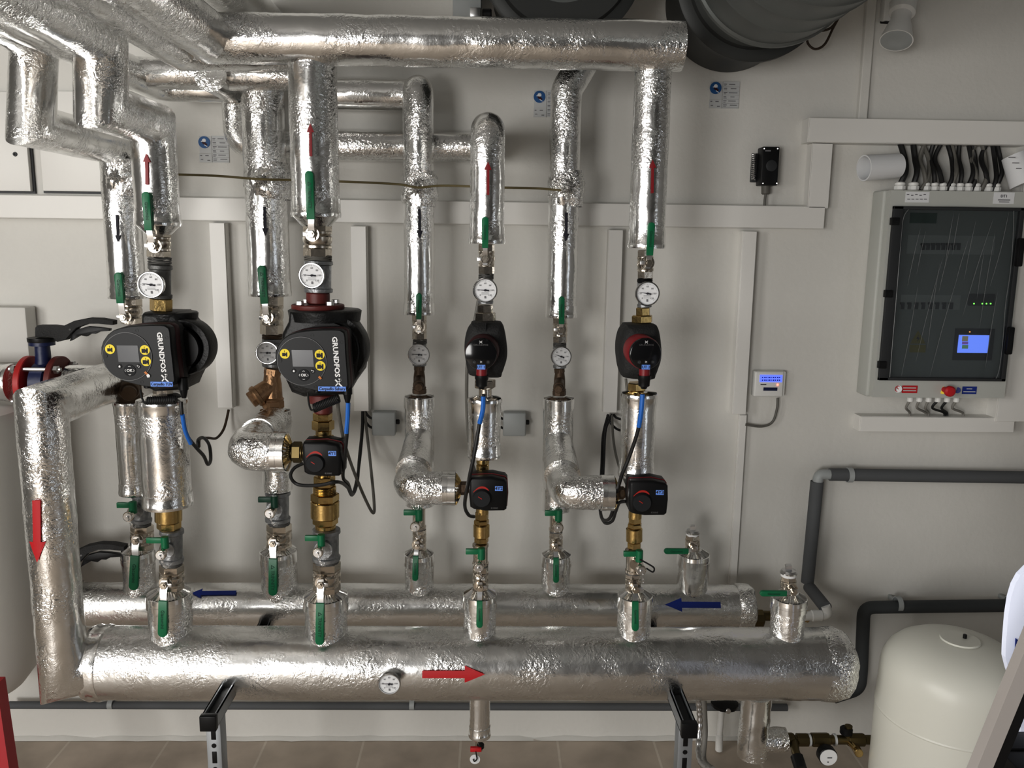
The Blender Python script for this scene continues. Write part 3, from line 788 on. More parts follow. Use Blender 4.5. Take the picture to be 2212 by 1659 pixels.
# --- supply riser 3
r6 = 76*W(1052, 450, YS)/2
R0 = P(1052, 525, YS); zr = P(1056, 275, YS).z
foil_pipe('insulated_pipe', 'foil supply riser above the UT 1 pump, rounded top turning back to wall', 'pipe',
          [R0, V((R0.x, YS, zr)), V((R0.x, -.075, zr-.002)), V((P(516, 322, -.075).x, -.075, zr-.004)), V((P(516, 322, -.075).x, -.075, P(508, 195, -.075).z)), V((P(516, 322, -.075).x, -.3, P(508, 195, -.075).z))], r6*.98,
          [arr(1054, 421, 1054, 349, 6, 'dark_red', R0, ZD, r6, .24, 2.7)], bands=(.04, 0), rad=.055)
# --- return riser 4
r7 = 66*W(1215, 450, YR)/2
V0 = P(1212, 684, YR); zv = P(1228, 195, YR).z
foil_pipe('insulated_pipe', 'foil return riser left of UT 2, angled top behind header', 'pipe',
          [V0, V((V0.x, YR, zv)), V((V0.x+.055, YR+.02, zv+.09)), V((V0.x+.06, YR+.02, zv+.2))], r7, [arr(1224, 459, 1223, 522, 6, 'ink', V0, ZD, r7), crumple(1224, 408, YR, r7)], bands=(.035, 0), rad=.02)
# --- supply riser 4
r8 = 78*W(1400, 400, YS)/2
X0 = P(1396, 535, YS); zx = P(1411, 110, YS).z
foil_pipe('insulated_pipe', 'foil supply riser above the UT 2 pump with red arrow', 'pipe',
          [X0, V((X0.x, YS, zx))], r8, [arr(1409, 417, 1410, 345, 6, 'dark_red', X0, ZD, r8, .24, 2.7)], bands=(.045, 0))

# --- headers at the top
def hdr(label, xr_, xl_, y, Y, wpx, run=None, rad=.09, capr=False):
    z = P((xr_+xl_)/2, y, Y).z; r = wpx*W((xr_+xl_)/2, y, Y)/2
    a, c = V((P(xr_, y, Y).x, Y, z)), V((P(xl_, y, Y).x, Y, z))
    pts = [a, c]
    if run: pts.append(V((c.x, run, z)))
    return foil_pipe('insulated_pipe', label, 'pipe', pts, r, rad=rad, m='foil', nz=.0035)
hdr('topmost long foil header pipe above the risers, turning toward the viewer', 1474, 455, 91, -.53, 104, run=-1.9, rad=0)
hdr('foil header pipe just under the topmost one, joining the Cerpadlo Sahary riser', 705, 395, 114, -.42, 78, run=-1.9, rad=0)
hdr('foil header pipe joining the second return riser, below the upper headers', 628, 290, 160, -.24, 66, run=-1.7, rad=0)
hdr('thin foil pipe under the headers, close to the wall at upper left', 600, 345, 195, -.10, 50, run=-1.4, rad=.06)
# pipe crossing high at the wall
z = P(520, 10, -.35).z+.03
foil_pipe('insulated_pipe', 'high foil pipe running back to the wall above the topmost header', 'pipe', [V((P(548, 40, -.15).x, -.02, z)), V((P(548, 40, -.15).x, -1.9, z))], .06)

# --- valves on the risers, top set
ball_valve('upper ball valve, green lever up, partly hidden by the Cerpadlo TUV pump', YR, 284, 645, 284, 700, 44, (268, 685), (261, 655), (256, 588), 17)
ball_valve('upper ball valve with green lever up, above the Cerpadlo TUV pump', YS, 343, 498, 343, 556, 50, (331, 531), (322, 498), (316, 414), 18)
ball_valve('upper ball valve with green lever up, above the thermometer beside Cerpadlo Sahary pump', YR, 587, 640, 587, 722, 50, (576, 686), (572, 656), (565, 573), 18)
ball_valve('large upper ball valve with green lever up, above the Cerpadlo Sahary pump', YS, 686, 482, 686, 555, 62, (673, 506), (672, 474), (668, 369), 19)
ball_valve('upper ball valve, green lever up, return left of UT 1', YR, 906, 680, 906, 733, 32, (905, 707), (905, 690), (905, 633), 13)
ball_valve('upper ball valve with green lever up, above the UT 1 pump', YS, 1051, 527, 1051, 592, 36, (1048, 560), (1048, 536), (1048, 468), 15)
ball_valve('upper ball valve, green lever up, return left of UT 2', YR, 1210, 685, 1210, 740, 32, (1211, 712), (1213, 700), (1213, 640), 13)
ball_valve('upper ball valve with green lever up, above the UT 2 pump', YS, 1394, 540, 1394, 602, 36, (1400, 568), (1403, 552), (1407, 480), 16)

# pipe tees that carry the thermometers
fitting('pipe_tee', 'dark tee behind the thermometer above the Cerpadlo TUV pump', 'pipe fitting', YS, [(345, 556, 345, 572, 46, 'hemp', 'iron'), (346, 572, 346, 645, 45, 'tee', 'iron')])
fitting('pipe_tee', 'tee behind the thermometer left of the Cerpadlo Sahary pump', 'pipe fitting', YR, [(589, 722, 589, 731, 42, 'hemp', 'dark_bronze'), (590, 731, 590, 792, 42, 'tee', 'galv')])
fitting('pipe_tee', 'grey tee behind the thermometer above the Cerpadlo Sahary pump', 'pipe fitting', YS, [(687, 553, 687, 563, 56, 'hemp', 'cable_grey'), (688, 563, 688, 632, 55, 'tee', 'galv')])
fitting('pipe_tee', 'tee behind the thermometer on the return left of UT 1', 'pipe fitting', YR, [(907, 733, 907, 742, 28, 'hemp', 'iron'), (906, 742, 906, 790, 27, 'tee', 'galv')])
fitting('pipe_tee', 'tee behind the thermometer above the UT 1 pump', 'pipe fitting', YS, [(1050, 592, 1050, 602, 30, 'hemp', 'iron'), (1049, 602, 1049, 656, 30, 'tee', 'galv')])
fitting('pipe_tee', 'tee behind the thermometer on the return left of UT 2', 'pipe fitting', YR, [(1209, 740, 1209, 748, 26, 'hemp', 'iron'), (1209, 748, 1209, 795, 26, 'tee', 'galv')])
fitting('pipe_tee', 'tee behind the thermometer above the UT 2 pump', 'pipe fitting', YS, [(1393, 602, 1393, 610, 30, 'hemp', 'black'), (1392, 610, 1392, 664, 28, 'tee', 'galv')])
k = W(345, 600, YS)
thermometer('dial thermometer above the Cerpadlo TUV pump', YS, 22*k, (327, 615), 29, 172)
thermometer('dial thermometer left of and partly hidden by the Cerpadlo Sahary pump', YR, 21*k, (578, 762), 25, 180)
thermometer('dial thermometer above the Cerpadlo Sahary pump', YS, 27*k, (674, 595), 28, 176)
thermometer('small dial thermometer on the return left of UT 1', YR, 14*k, (905, 766), 23.5, 176)
thermometer('dial thermometer above the UT 1 pump', YS, 15*k, (1048, 627), 26.5, 176)
thermometer('small dial thermometer on the return left of UT 2', YR, 14*k, (1212, 770), 22.5, 162)
thermometer('dial thermometer above the UT 2 pump', YS, 15*k, (1398, 634), 26.5, 171)
thermometer('dial thermometer set in the front of the supply manifold', YS, rF, (841, 1476), 25, 177)

# unions at the pumps
fitting('brass_union', 'brass union nut on top of the Cerpadlo TUV pump', 'pipe fitting', YS, [(348, 645, 348, 672, 44, 'hex', 'brass')])
rt = fitting('flanged_neck', 'dark red flanged neck on top of the Cerpadlo Sahary pump', 'pipe fitting', YS, [(687, 632, 687, 656, 50, 'round', 'red_flange')])
c = P(687, 664, YS); R = 56*W(687, 660, YS)
obj('flange', B().lathe(c-ZD*.004, ZD, [(0, R*.98), (.002, R), (.010, R), (.012, R*.97)], 44), 'red_flange', rt)
b = B()
for k_ in range(4):
    a = math.radians(45+90*k_); o = V((math.cos(a), math.sin(a), 0))*R*.8; b.bcyl(c+o+ZD*.008, c+o+ZD*.018, .010, .001, 6); b.cyl(c+o-ZD*.02, c+o+ZD*.01, .005, n=10)
obj('bolts', b, 'steel', rt)
fitting('union_nut', 'nickel union nut on top of the UT 1 pump', 'pipe fitting', YS, [(1049, 658, 1049, 676, 32, 'hex', 'nickel'), (1049, 675, 1049, 694, 43, 'hex', 'nickel')])
fitting('union_nut', 'brass union nut on top of the UT 2 pump', 'pipe fitting', YS, [(1389, 664, 1389, 682, 31, 'hex', 'brass'), (1387, 681, 1387, 697, 46, 'hex', 'brass')])
fitting('union_nut', 'nickel union nut beneath the UT 1 pump', 'pipe fitting', YS, [(1048, 820, 1048, 838, 44, 'hex', 'nickel'), (1048, 838, 1048, 860, 28, 'round', 'nickel')])
fitting('union_nut', 'brass union nut beneath the UT 2 pump', 'pipe fitting', YS, [(1376, 826, 1376, 843, 40, 'hex', 'brass'), (1376, 843, 1376, 852, 30, 'round', 'brass')])
fitting('union_nut', 'dark union beneath the Cerpadlo TUV pump', 'pipe fitting', YS, [(352, 838, 352, 862, 40, 'hex', 'nickel')])

# ------------------------------------------------------------------ strainers on the return risers
def strainer(label, x, y0, y1, w, branch, m, Y=YR, nut='bronze'):
    rt = thing('dirt_strainer', label, 'strainer', P(x, y1, Y))
    p, q = P(x, y1, Y), P(x, y0, Y); L = (q-p).length; r = w*W(x, y0, Y)/2
    b = B().bcyl(p, p+ZD*L*.18, r*1.05, .0015, 8); b.lathe(p, ZD, [(L*.16, r*.95), (L*.22, r*1.03), (L*.26, r*.9), (L*.6, r*.86), (L*.85, r*.72), (L*.95, r*.72)], 30)
    b.bcyl(p+ZD*L*.82, q, r*.8, .0015, 6)
    obj('body', b, m, rt)
    s0 = p+ZD*L*.55; e = P(*branch, Y-(.10 if abs(branch[0]-x) < 15 else .03)); ax = (e-s0); LL = ax.length
    k_ = .85 if abs(branch[0]-x) < 15 else 1.08
    b = B().lathe(s0, ax, [(0, r*.8*k_), (LL*.6, r*.86*k_), (LL*.62, r*.98*k_), (LL*.74, r*.98*k_), (LL*.80, r*.88*k_)], 28)
    obj('filter_branch', b, m, rt)
    b = B().bcyl(s0+ax*.76, s0+ax*.98, r*.74*k_, .002, 28 if abs(branch[0]-x) < 15 else 8); obj('plug', b, m, rt)
    return rt
strainer('bronze Y strainer with branch pointing lower left, beneath the second return thermometer', 590, 795, 880, 46, (540, 866), 'bronze')
strainer('dark bronze strainer on the return left of UT 1', 906, 790, 850, 29, (904, 838), 'dark_bronze')
strainer('dark bronze strainer on the return left of UT 2', 1208, 795, 854, 28, (1206, 842), 'dark_bronze')
strainer('dark bronze strainer half hidden behind the Cerpadlo TUV pump', 284, 780, 872, 50, (278, 852), 'dark_bronze')

# ------------------------------------------------------------------ lower insulated sections and bypass elbows
def insul(label, x0, y0, x1, y1, w, Y, top=True, bot=True, group=None):
    p, q = P(x1, y1, Y), P(x0, y0, Y); r = w*W((x0+x1)/2, (y0+y1)/2, Y)/2
    q = V((p.x, Y, q.z)) if abs(p.x-q.x) < .05 else q
    rt = foil_pipe('insulated_pipe', label, 'pipe', [q, p], r, bands=(.035 if top else 0, .035 if bot else 0))
    if top: pleats(rt, q, ZD, r, r*.5, .004)
    return rt
insul('foil section below the strainer, left of and behind the Cerpadlo TUV riser', 284, 868, 290, 1065, 58, YR)
rt = insul('wide foil section directly beneath the Cerpadlo TUV pump', 355, 864, 363, 1090, 100, YS)
obj('pleated_collar', B().lathe(P(355, 864, YS), ZD, [(0, .055), (.010, .050), (.018, .03)], 30), 'foil_tape', rt)
insul('foil section directly beneath the UT 1 pump', 1050, 861, 1046, 985, 70, YS)
insul('foil section directly beneath the UT 2 pump', 1379, 850, 1374, 1027, 74, YS)

def bypass(label, xc, y0, y1, wv, eb, xe, wb, lower=None):
    """return section with a branch coming forward then right towards the mixing valve"""
    p0 = P(xc, y0, YR); r = wv*W(xc, (y0+y1)/2, YR)/2
    rt = thing('insulated_elbow', label, 'pipe', P(xc, y1, YR))
    pb = V((p0.x, YR, P(xc, y1, YR).z))
    obj('riser_jacket', B().tube(resample([p0, pb], .012), r, 40, True, nz=.003), 'foil', rt, ang=60)
    Yb = YS; e = P(*eb, Yb); rb = wb*W(*eb, Yb)/2
    st = V((p0.x, YR, e.z+.01)); 
    en = V((P(xe, eb[1], Yb).x, Yb, e.z)); el = V((p0.x, Yb, e.z))
    path = resample(smooth_path([st, el, en], rb*1.1, 9), .010)
    obj('branch_jacket', B().tube(path, rb, 44, True, nz=.006, nf=38), 'foil_crush', rt, ang=60)
    # sloping gusset of foil above the branch
    g0 = V((p0.x, YR-.01, min(e.z+r*1.5, p0.z-r*1.6))); g1 = V((p0.x, (YR+Yb)/2-.03, e.z+.01)); 
    obj('gusset', B().tube(resample([g0, g1], .012), lambda t: r*(.9+.25*t), 36, True, nz=.004), 'foil', rt, ang=60)
    obj('end_band', B().lathe(en-XD*.034, XD, [(0, rb), (.001, rb+.003), (.014, rb+.003), (.0145, rb+.002), (.034, rb+.003), (.035, rb*.97)], 46, cap=False), 'foil_tape', rt)
    pleats(rt, en+XD*.0005, XD, rb, rb*.4, .012, 34)
    if y0 > 840:
        obj('top_band', B().lathe(p0-ZD*.034, ZD, [(0, r), (.001, r+.003), (.032, r+.003), (.034, r*.98)], 44, cap=False), 'foil_tape', rt)
        pleats(rt, p0, ZD, r, r*.5, .004)
    return rt, en
rt2, e2 = bypass('large foil elbow branching toward the 4Y1 mixing valve', 594, 886, 1058, 62, (545, 976), 620, 84)
rt3, e3 = bypass('foil elbow branching toward the 4Y2 mixing valve', 906, 856, 1090, 62, (900, 1054), 984, 72)
rt4, e4 = bypass('foil elbow branching toward the 4Y3 mixing valve', 1207, 860, 1100, 64, (1240, 1064), 1325, 73)

# ------------------------------------------------------------------ brass fittings round the mixing valves
fitting('flanged_neck', 'dark red neck beneath the Cerpadlo Sahary pump', 'pipe fitting', YS, [(697, 850, 697, 870, 60, 'round', 'red_flange'), (698, 868, 698, 892, 40, 'round', 'red_flange')])
fitting('brass_union', 'brass union beneath the Cerpadlo Sahary pump', 'pipe fitting', YS, [(697, 892, 697, 908, 40, 'hex', 'brass'), (698, 908, 698, 928, 46, 'hex', 'brass'), (699, 928, 699, 940, 34, 'round', 'brass'), (699, 940, 699, 957, 42, 'hex', 'brass')])
fitting('brass_union', 'brass union above the 4Y2 mixing valve', 'pipe fitting', YS, [(1043, 985, 1043, 1002, 28, 'round', 'brass'), (1043, 1002, 1043, 1020, 27, 'hex', 'brass'), (1043, 1020, 1043, 1032, 22, 'thread', 'nickel')])
fitting('steel_union', 'short steel union above the 4Y3 mixing valve', 'pipe fitting', YS, [(1375, 1027, 1375, 1036, 24, 'round', 'nickel'), (1375, 1036, 1375, 1048, 22, 'thread', 'print_white')])
fitting('brass_check_valve', 'large brass check valve below the 4Y1 mixing valve', 'valve', YS, [(701, 1028, 701, 1050, 44, 'hex', 'brass'), (701, 1050, 701, 1066, 50, 'thread', 'brass'), (702, 1066, 702, 1082, 58, 'hex', 'brass'), (702, 1082, 702, 1118, 61, 'round', 'brass'), (703, 1118, 703, 1132, 52, 'hex', 'brass'), (703, 1132, 703, 1142, 44, 'round', 'brass')])
fitting('brass_check_valve', 'brass check valve below the 4Y2 mixing valve', 'valve', YS, [(1041, 1104, 1041, 1122, 28, 'hex', 'brass'), (1040, 1122, 1040, 1132, 32, 'hex', 'brass'), (1040, 1132, 1040, 1160, 35, 'round', 'brass'), (1040, 1160, 1040, 1172, 30, 'hex', 'brass')])
fitting('brass_check_valve', 'brass check valve below the 4Y3 mixing valve', 'valve', YS, [(1372, 1116, 1372, 1130, 28, 'hex', 'brass'), (1371, 1130, 1371, 1140, 31, 'hex', 'brass'), (1370, 1140, 1370, 1170, 35, 'round', 'brass'), (1370, 1170, 1370, 1184, 30, 'hex', 'brass')])
fitting('brass_check_valve', 'brass check valve low on the Cerpadlo TUV riser', 'valve', YS, [(364, 1088, 364, 1126, 56, 'round', 'brass'), (365, 1126, 365, 1142, 48, 'hex', 'brass')])

# side unions into the mixing valves
def side_union(label, en, x1, y, Y, w, m):
    rt = thing('side_union', label, 'pipe fitting', en-ZD*.02)
    e = V((P(x1, y, Y).x, Y, en.z)); r = w*W(x1, y, Y)/2; d = e-en; L = d.length
    obj('hex_nut', B().bcyl(en+d*.25, en+d*.62, r*1.1, .002, 6, ph=.3), m, rt)
    obj('sleeve', B().lathe(en-XD*.02, XD, [(0, r*.75), (L*.3+.02, r*.75), (L*.34+.02, r*.9), (L*.66+.02, r*.9), (L*.7+.02, r*.72), (L+.03, r*.72)], 26), m, rt)
side_union('dark brass union joining the foil elbow to the 4Y1 mixing valve', e2, 668, 976, YS, 44, 'dark_brass') if False else None
mat('dark_brass', (.13, .10, .045), .35, .9)
side_union('dark brass union joining the foil elbow to the 4Y1 mixing valve', e2, 672, 976, YS, 42, 'dark_brass')
side_union('dark bronze union joining the foil elbow to the 4Y2 mixing valve', e3, 1025, 1054, YS, 27, 'dark_bronze')
side_union('dark bronze union joining the foil elbow to the 4Y3 mixing valve', e4, 1362, 1064, YS, 26, 'dark_bronze')

# ------------------------------------------------------------------ mixing valve actuators (reference pixels: the 4Y2 one)
def actuator(tag, label, kx, ky, s, col):
    Yb, Yf = YS-.035, YS-.105
    ref = P(kx, ky, Yf); u = W(kx, ky, Yf)*s
    def q(dx, dy, y=Yf): return V((ref.x+dx*u, y, ref.z-dy*u))
    rt = thing('mixing_valve', label, 'valve', V((q(4, 30).x, YS, q(0, 30).z)))
    p, t = V((q(0, 0).x, YS, q(0, 36).z-.035)), V((q(0, 0).x, YS, q(0, -50).z))
    cx = P(kx+(7 if tag != '4Y1' else 20), ky, YS).x
    p.x = t.x = P(col, ky, YS).x
    b = B().cyl(p, t, 15*u, n=24); b.cyl(V((p.x, YS, ref.z)), V((p.x, Yb, ref.z)), 22*u, n=28)
    obj('brass_body', b, 'brass', rt)
    out = [(-26, -46), (22, -48), (50, -42), (55, -36), (57, -5), (55, 26), (50, 30), (8, 31), (-18, 27), (-26, 22), (-29, -10), (-28, -40)]
    base = [q(dx*1.02+1, dy*1.02, Yb) for dx, dy in out]
    obj('red_seam', B().prism([p_+V((0, -.035, 0)) for p_ in base], V((0, -.003, 0))), 'red_ring', rt)
    hs = obj('housing', B().prism([q(dx, dy, Yf+.0) for dx, dy in out], V((0, .038, 0)), .007), 'black', rt, ang=50)
    obj('rear_housing', B().prism(base, V((0, -.035, 0)), .003), 'black', rt, ang=50)
    kb = q(0, 0, Yf)
    kn = obj('knob', B().lathe(kb+V((0, .004, 0)), FRONT, [(0, 21*u), (.010, 20*u), (.013, 18*u), (.013, 14*u)], 36), 'knob_grey', rt)
    b = B().obox(q(-4, -3, Yf-.0095), V((.0045, 0, -.003)).normalized()*5*u, V((0, .0006, 0)), V((.003, 0, .0045)).normalized()*.8*u)
    obj('pointer', b, 'red_mark', kn)
    rows = []
    for i in range(13):
        a = math.radians(50+95*i/12); wv = (1.2+3.2*math.sin(math.pi*min(1, i/12*1.25+.0)))
        rows.append([q(math.cos(a)*22.5, -math.sin(a)*22.5, Yf-.001), q(math.cos(a)*(23+wv), -math.sin(a)*(23+wv), Yf-.001)])
    obj('red_scale', B().quadstrip(rows), 'red_mark', rt, smooth=False)
    tg = obj('name_tag', B().box(q(29, -17, Yf-.0012), q(46, -28, Yf+.001)), 'tag_blue', rt, smooth=False); tg['label'] = 'blue tag reading ' + tag
    text('tag_lettering', tag, q(37.5, -22.5, Yf-.0014), XD, ZD, 10.5*u, 'ink', tg, .02)
    text('maker_lettering', 'ESBE', q(28, 23, Yf-.0008), XD, ZD, 5*u, 'silver_ring', rt, .01, sx=1.6)
    return rt
actuator('4Y1', 'black mixing valve actuator tagged 4Y1 under the Cerpadlo Sahary pump', 681.5, 1000.6, .98, 700)
actuator('4Y2', 'black mixing valve actuator tagged 4Y2 under the UT 1 pump', 1041, 1076, .97, 1042)
actuator('4Y3', 'black mixing valve actuator tagged 4Y3 under the UT 2 pump', 1387, 1085, 1.0, 1373)

# ------------------------------------------------------------------ lower fittings above the manifolds
L_ = [  # (who, Y, tee(x,y0,y1,w,mat), cock(xa,hub,yh,(cx,cy)), valve(x,y0,y1,w), stem, g0, tip, gw, stub(x,y0,y1,w))
 ('leftmost return stub behind the wide Cerpadlo TUV section', YR, (306, 1066, 1128, 38, 'galv'), (253, 283, 1091, (276, 1117)), (307, 1134, 1186, 48), (294, 1168), (292, 1200), (289, 1274), 20, (303, 1190, 1275, 66)),
 ('Cerpadlo TUV riser', YS, (371, 1143, 1214, 45, 'galv'), (317, 352, 1167, (346, 1200)), (371, 1220, 1277, 52), (355, 1263), (353, 1297), (352, 1375), 20, (371, 1282, 1377, 90)),
 ('return left of the Cerpadlo Sahary riser', YR, (600, 1060, 1126, 48, 'galv'), (558, 589, 1079, (582, 1110)), (603, 1132, 1190, 54), (590, 1174), (590, 1206), (590, 1286), 19, (605, 1190, 1282, 76)),
 ('Cerpadlo Sahary riser', YS, (705, 1142, 1210, 54, 'galv'), (659, 690, 1162, (686, 1195)), (706, 1214, 1280, 60), (693, 1262), (692, 1302), (691, 1392), 19, (706, 1286, 1384, 92)),
 ('return left of the UT 1 riser', YR, (905, 1092, 1142, 28, 'nickel'), (872, 901, 1107, (897, 1139)), (906, 1142, 1190, 30), (901, 1179), (898, 1200), (897, 1254), 13, (906, 1196, 1278, 62)),
 ('UT 1 pump', YS, (1038, 1174, 1220, 32, 'nickel'), (1006, 1036, 1191, (1034, 1227)), (1038, 1222, 1280, 35), (1037, 1268), (1036, 1297), (1036, 1355), 14, (1036, 1284, 1380, 70)),
 ('return left of the UT 2 riser', YR, (1201, 1100, 1146, 28, 'nickel'), (1177, 1203, 1108, (1206, 1141)), (1201, 1148, 1196, 30), (1200, 1183), (1201, 1204), (1201, 1258), 13, (1200, 1198, 1280, 62)),
 ('UT 2 pump', YS, (1369, 1186, 1236, 34, 'nickel'), (1347, 1377, 1196, (1385, 1233)), (1367, 1236, 1284, 34), (1372, 1272), (1372, 1298), (1372, 1362), 15, (1368, 1286, 1382, 72)),
]
for (who, Y, t, ck, v, st, g0, tip, gw, sb) in L_:
    fitting('pipe_tee', 'lower tee on the '+who, 'pipe fitting', Y, [(t[0], t[1], t[0], t[2], t[3], 'tee', t[4]), (v[0], t[2], v[0], v[1]+1, t[3]*.9, 'hemp', 'iron')])
    drain_cock('drain cock, small green handle, on the '+who, Y, t[3], ck[0], ck[1]+8, ck[2], ck[1]+4, ck[3], dk='dark_green' if 'return left of the Cer' in who else 'green', cable=(who == 'UT 2 pump'))
    ball_valve('lower ball valve, green lever down, '+who, Y, v[0], v[1], v[0], v[2], v[3], st, g0, tip, gw)
    foil_stub('foil sleeve under lower valve, '+who, Y, sb[0], sb[1], sb[0], sb[2], sb[3])
ball_valve('capped ball valve with green lever pointing left on the rear manifold', YR, 1496, 1155, 1496, 1196, 32, (1497, 1184), (1487, 1190), (1434, 1190), 12.5, plug=(1496, 1135, 1157, 27))
foil_stub('foil sleeve of the capped stub on the rear manifold', YR, 1494, 1197, 1494, 1280, 66, 1.0)
ball_valve('capped ball valve with green lever pointing left, right end of front manifold', YS, 1703, 1243, 1703, 1288, 34, (1712, 1277), (1699, 1281), (1641, 1281), 13, plug=(1703, 1220, 1245, 32))
foil_stub('foil sleeve of the capped stub at the right end of the front manifold', YS, 1700, 1291, 1698, 1385, 72)

# ------------------------------------------------------------------ large pumps (reference pixels: the Cerpadlo TUV one)
def big_pump(tag, label, dx, dy, body_x, body_y, mc, mr):
    Yc = -.64 if tag.endswith('TUV') else -.66   # face plane
    org = P(276, 770, -.66)
    rt = thing('circulation_pump', label, 'pump', P(276+dx, 770+dy, Yc), org=org)
    u = W(276, 770, -.66)
    def q(px, py, y=0.): return org+V(((px-276)*u, y, -(py-770)*u))
    # cast volute with the round motor flange
    body = [(306, 668), (312, 664), (400, 664), (410, 672), (428, 690), (446, 720), (450, 755), (444, 800), (425, 828), (415, 846), (330, 852), (305, 842), (292, 810), (286, 760), (290, 715), (303, 690)]
    bs = [(body_x[0]+(x-286)/(451-286)*(body_x[1]-body_x[0]), body_y[0]+(y-664)/(852-664)*(body_y[1]-body_y[0])) for x, y in body]
    obj('volute', B().prism([q(x, y, .10) for x, y in bs], V((0, .13, 0)), .012), 'pump_cast', rt, ang=45)
    c = q(mc[0], mc[1], .115)
    obj('motor_ring', B().lathe(c+V((0, .055, 0)), FRONT, [(0, (mr-3)*u), (.01, mr*u), (.06, mr*u), (.068, (mr-3)*u), (.068, (mr-15)*u), (.052, (mr-17)*u)], 60), 'pump_cast', rt)
    obj('motor', B().lathe(c, FRONT, [(0, (mr-20)*u), (.035, (mr-20)*u)], 44), 'black', rt)
    top = q((body_x[0]+body_x[1])/2, body_y[0]+2, .16); k6 = (body_x[1]-body_x[0])/2
    obj('top_lug', B().lathe(top-ZD*.006, ZD, [(-.022, k6*.86*u), (.003, k6*.9*u), (.006, k6*.86*u), (.008, k6*.4*u)], 40), 'pump_cast', rt)
    # control box
    o = [(217.5, 764.5), (218.5, 750), (223.6, 737), (234, 723), (247.7, 713), (265, 707), (285, 703.5), (307, 701.5), (330.5, 700.5), (352, 700.3), (361, 701), (369, 706), (371, 714), (372, 750), (374, 785.6), (375.7, 823), (374, 832), (366, 836), (345.6, 838), (327, 838.5), (308, 837), (285, 832), (262.7, 826), (246, 816), (232.6, 804), (224.5, 795), (219.5, 782)]
    pts = [q(x, y) for x, y in o]; cc = sum(pts, V())/len(pts)
    def sc(f, y): return [cc+(p-cc)*f+V((0, y, 0)) for p in pts]
    obj('front_cover', B().loft([sc(.965, 0), sc(.985, .002), sc(1, .006), sc(1, .030)]), 'face_black', rt, ang=40)
    obj('maroon_band', B().loft([sc(.99, .030), sc(1.012, .033), sc(1.012, .056), sc(.99, .06)]), 'maroon', rt, ang=40)
    obj('rear_cover', B().loft([sc(1.0, .058), sc(1.005, .062), sc(1.0, .085), sc(.9, .105)]), 'pump_foam', rt, ang=40)
    # display disc
    c = q(276, 770)
    ds = obj('display_disc', B().lathe(c+V((0, .002, 0)), FRONT, [(0, 53*u), (.0035, 53*u), (.004, 52.2*u)], 64), 'face_black', rt, ang=20)
    ring = B(); a_ = []
    for rr_ in (53.2*u, 52.3*u): a_.append([c+V((rr_*math.cos(t), -.0025, rr_*math.sin(t))) for t in [2*math.pi*i/72 for i in range(73)]])
    obj('rim', ring.quadstrip(a_), 'silver_ring', ds, smooth=False)
    obj('screen', B().prism([q(254.5, 745.5, -.0022), q(300, 745.5, -.0022), q(302, 782, -.0022), q(256.5, 782, -.0022)], V((0, -.0008, 0))), 'screen_off', ds, smooth=False)
    obj('notch', B().cyl(q(228.5, 769, -.001), q(228.5, 769, -.0032), 4.6*u, n=20), 'black', ds)
    for (x, y) in ((240, 754), (315, 755), (316, 779.7)):
        st = obj('yellow_sticker', B().cyl(q(x, y, -.002), q(x, y, -.0034), 10.7*u, n=32), 'yellow', rt)
        s = 1 if x < 300 else 1.25
        b = B().box(q(x-5.5*s, y+5*s, -.0042), q(x+1*s, y-2*s, -.0034)); b.box(q(x+1*s, y+3.4*s, -.0042), q(x+3*s, y-.4*s, -.0034)); b.box(q(x+2.5*s, y+6*s, -.0042), q(x+5*s, y-3*s, -.0034)); b.box(q(x-1, y-3.5, -.0040), q(x-.4, y-7.5, -.0034))
        obj('pump_symbol', b, 'ink', st, smooth=False)
    pad = obj('button_pad', B().lathe(q(279.5, 800.5, -.0015), FRONT, [(0, 13.2*u), (.002, 13*u), (.0022, 12*u)], 40), 'knob_grey', rt)
    text('lettering', 'OK', q(279.5, 800.5, -.0042), XD, ZD, 8.5*u, 'print_white', pad, .03)
    for ax_, ay in ((0, -8.7), (0, 8.7), (-9, 0), (9, 0)):
        d = V((ax_, 0, -ay)).normalized(); s = V((d.z, 0, -d.x)); t = q(279.5+ax_, 800.5+ay, -.004)
        b = B()
        for sg in (-1, 1): b.obox(t+d*.4*u+s*sg*1.1*u, (d*-.7+s*sg).normalized()*1.7*u, V((0, .0002, 0)), (d+s*sg*.7).normalized()*.5*u)
        obj('chevron', b, 'print_white', pad, smooth=False)
    for x in (258.2, 299):
        bt = obj('button', B().lathe(q(x, 791.6, -.0015), FRONT, [(0, 5.2*u), (.0018, 5*u)], 26), 'knob_grey', rt)
        b = B()
        if x < 270: b.prism([q(x-2.6, 791.5, -.0036), q(x, 788.8, -.0036), q(x+2.6, 791.5, -.0036), q(x+1.8, 791.5, -.0036), q(x+1.8, 794, -.0036), q(x-1.8, 794, -.0036), q(x-1.8, 791.5, -.0036)], V((0, -.0003, 0)))
        else:
            b.tube([q(x-2+0, 790, -.0038), q(x+1.5, 790, -.0038), q(x+2.6, 791.5, -.0038), q(x+1.5, 793.6, -.0038), q(x-.5, 793.6, -.0038)], .5*u, 6); b.prism([q(x-3.4, 790, -.0036), q(x-1.4, 788, -.0036), q(x-1.4, 792, -.0036)], V((0, -.0004, 0)))
        obj('symbol', b, 'print_white', bt, smooth=False)
    b = B().prism([q(310, 804.5, -.003), q(314, 801.5, -.003), q(318.5, 807, -.003), q(315, 810, -.003)], V((0, -.0006, 0))); obj('indicator_light', b, 'orange', rt, smooth=False)
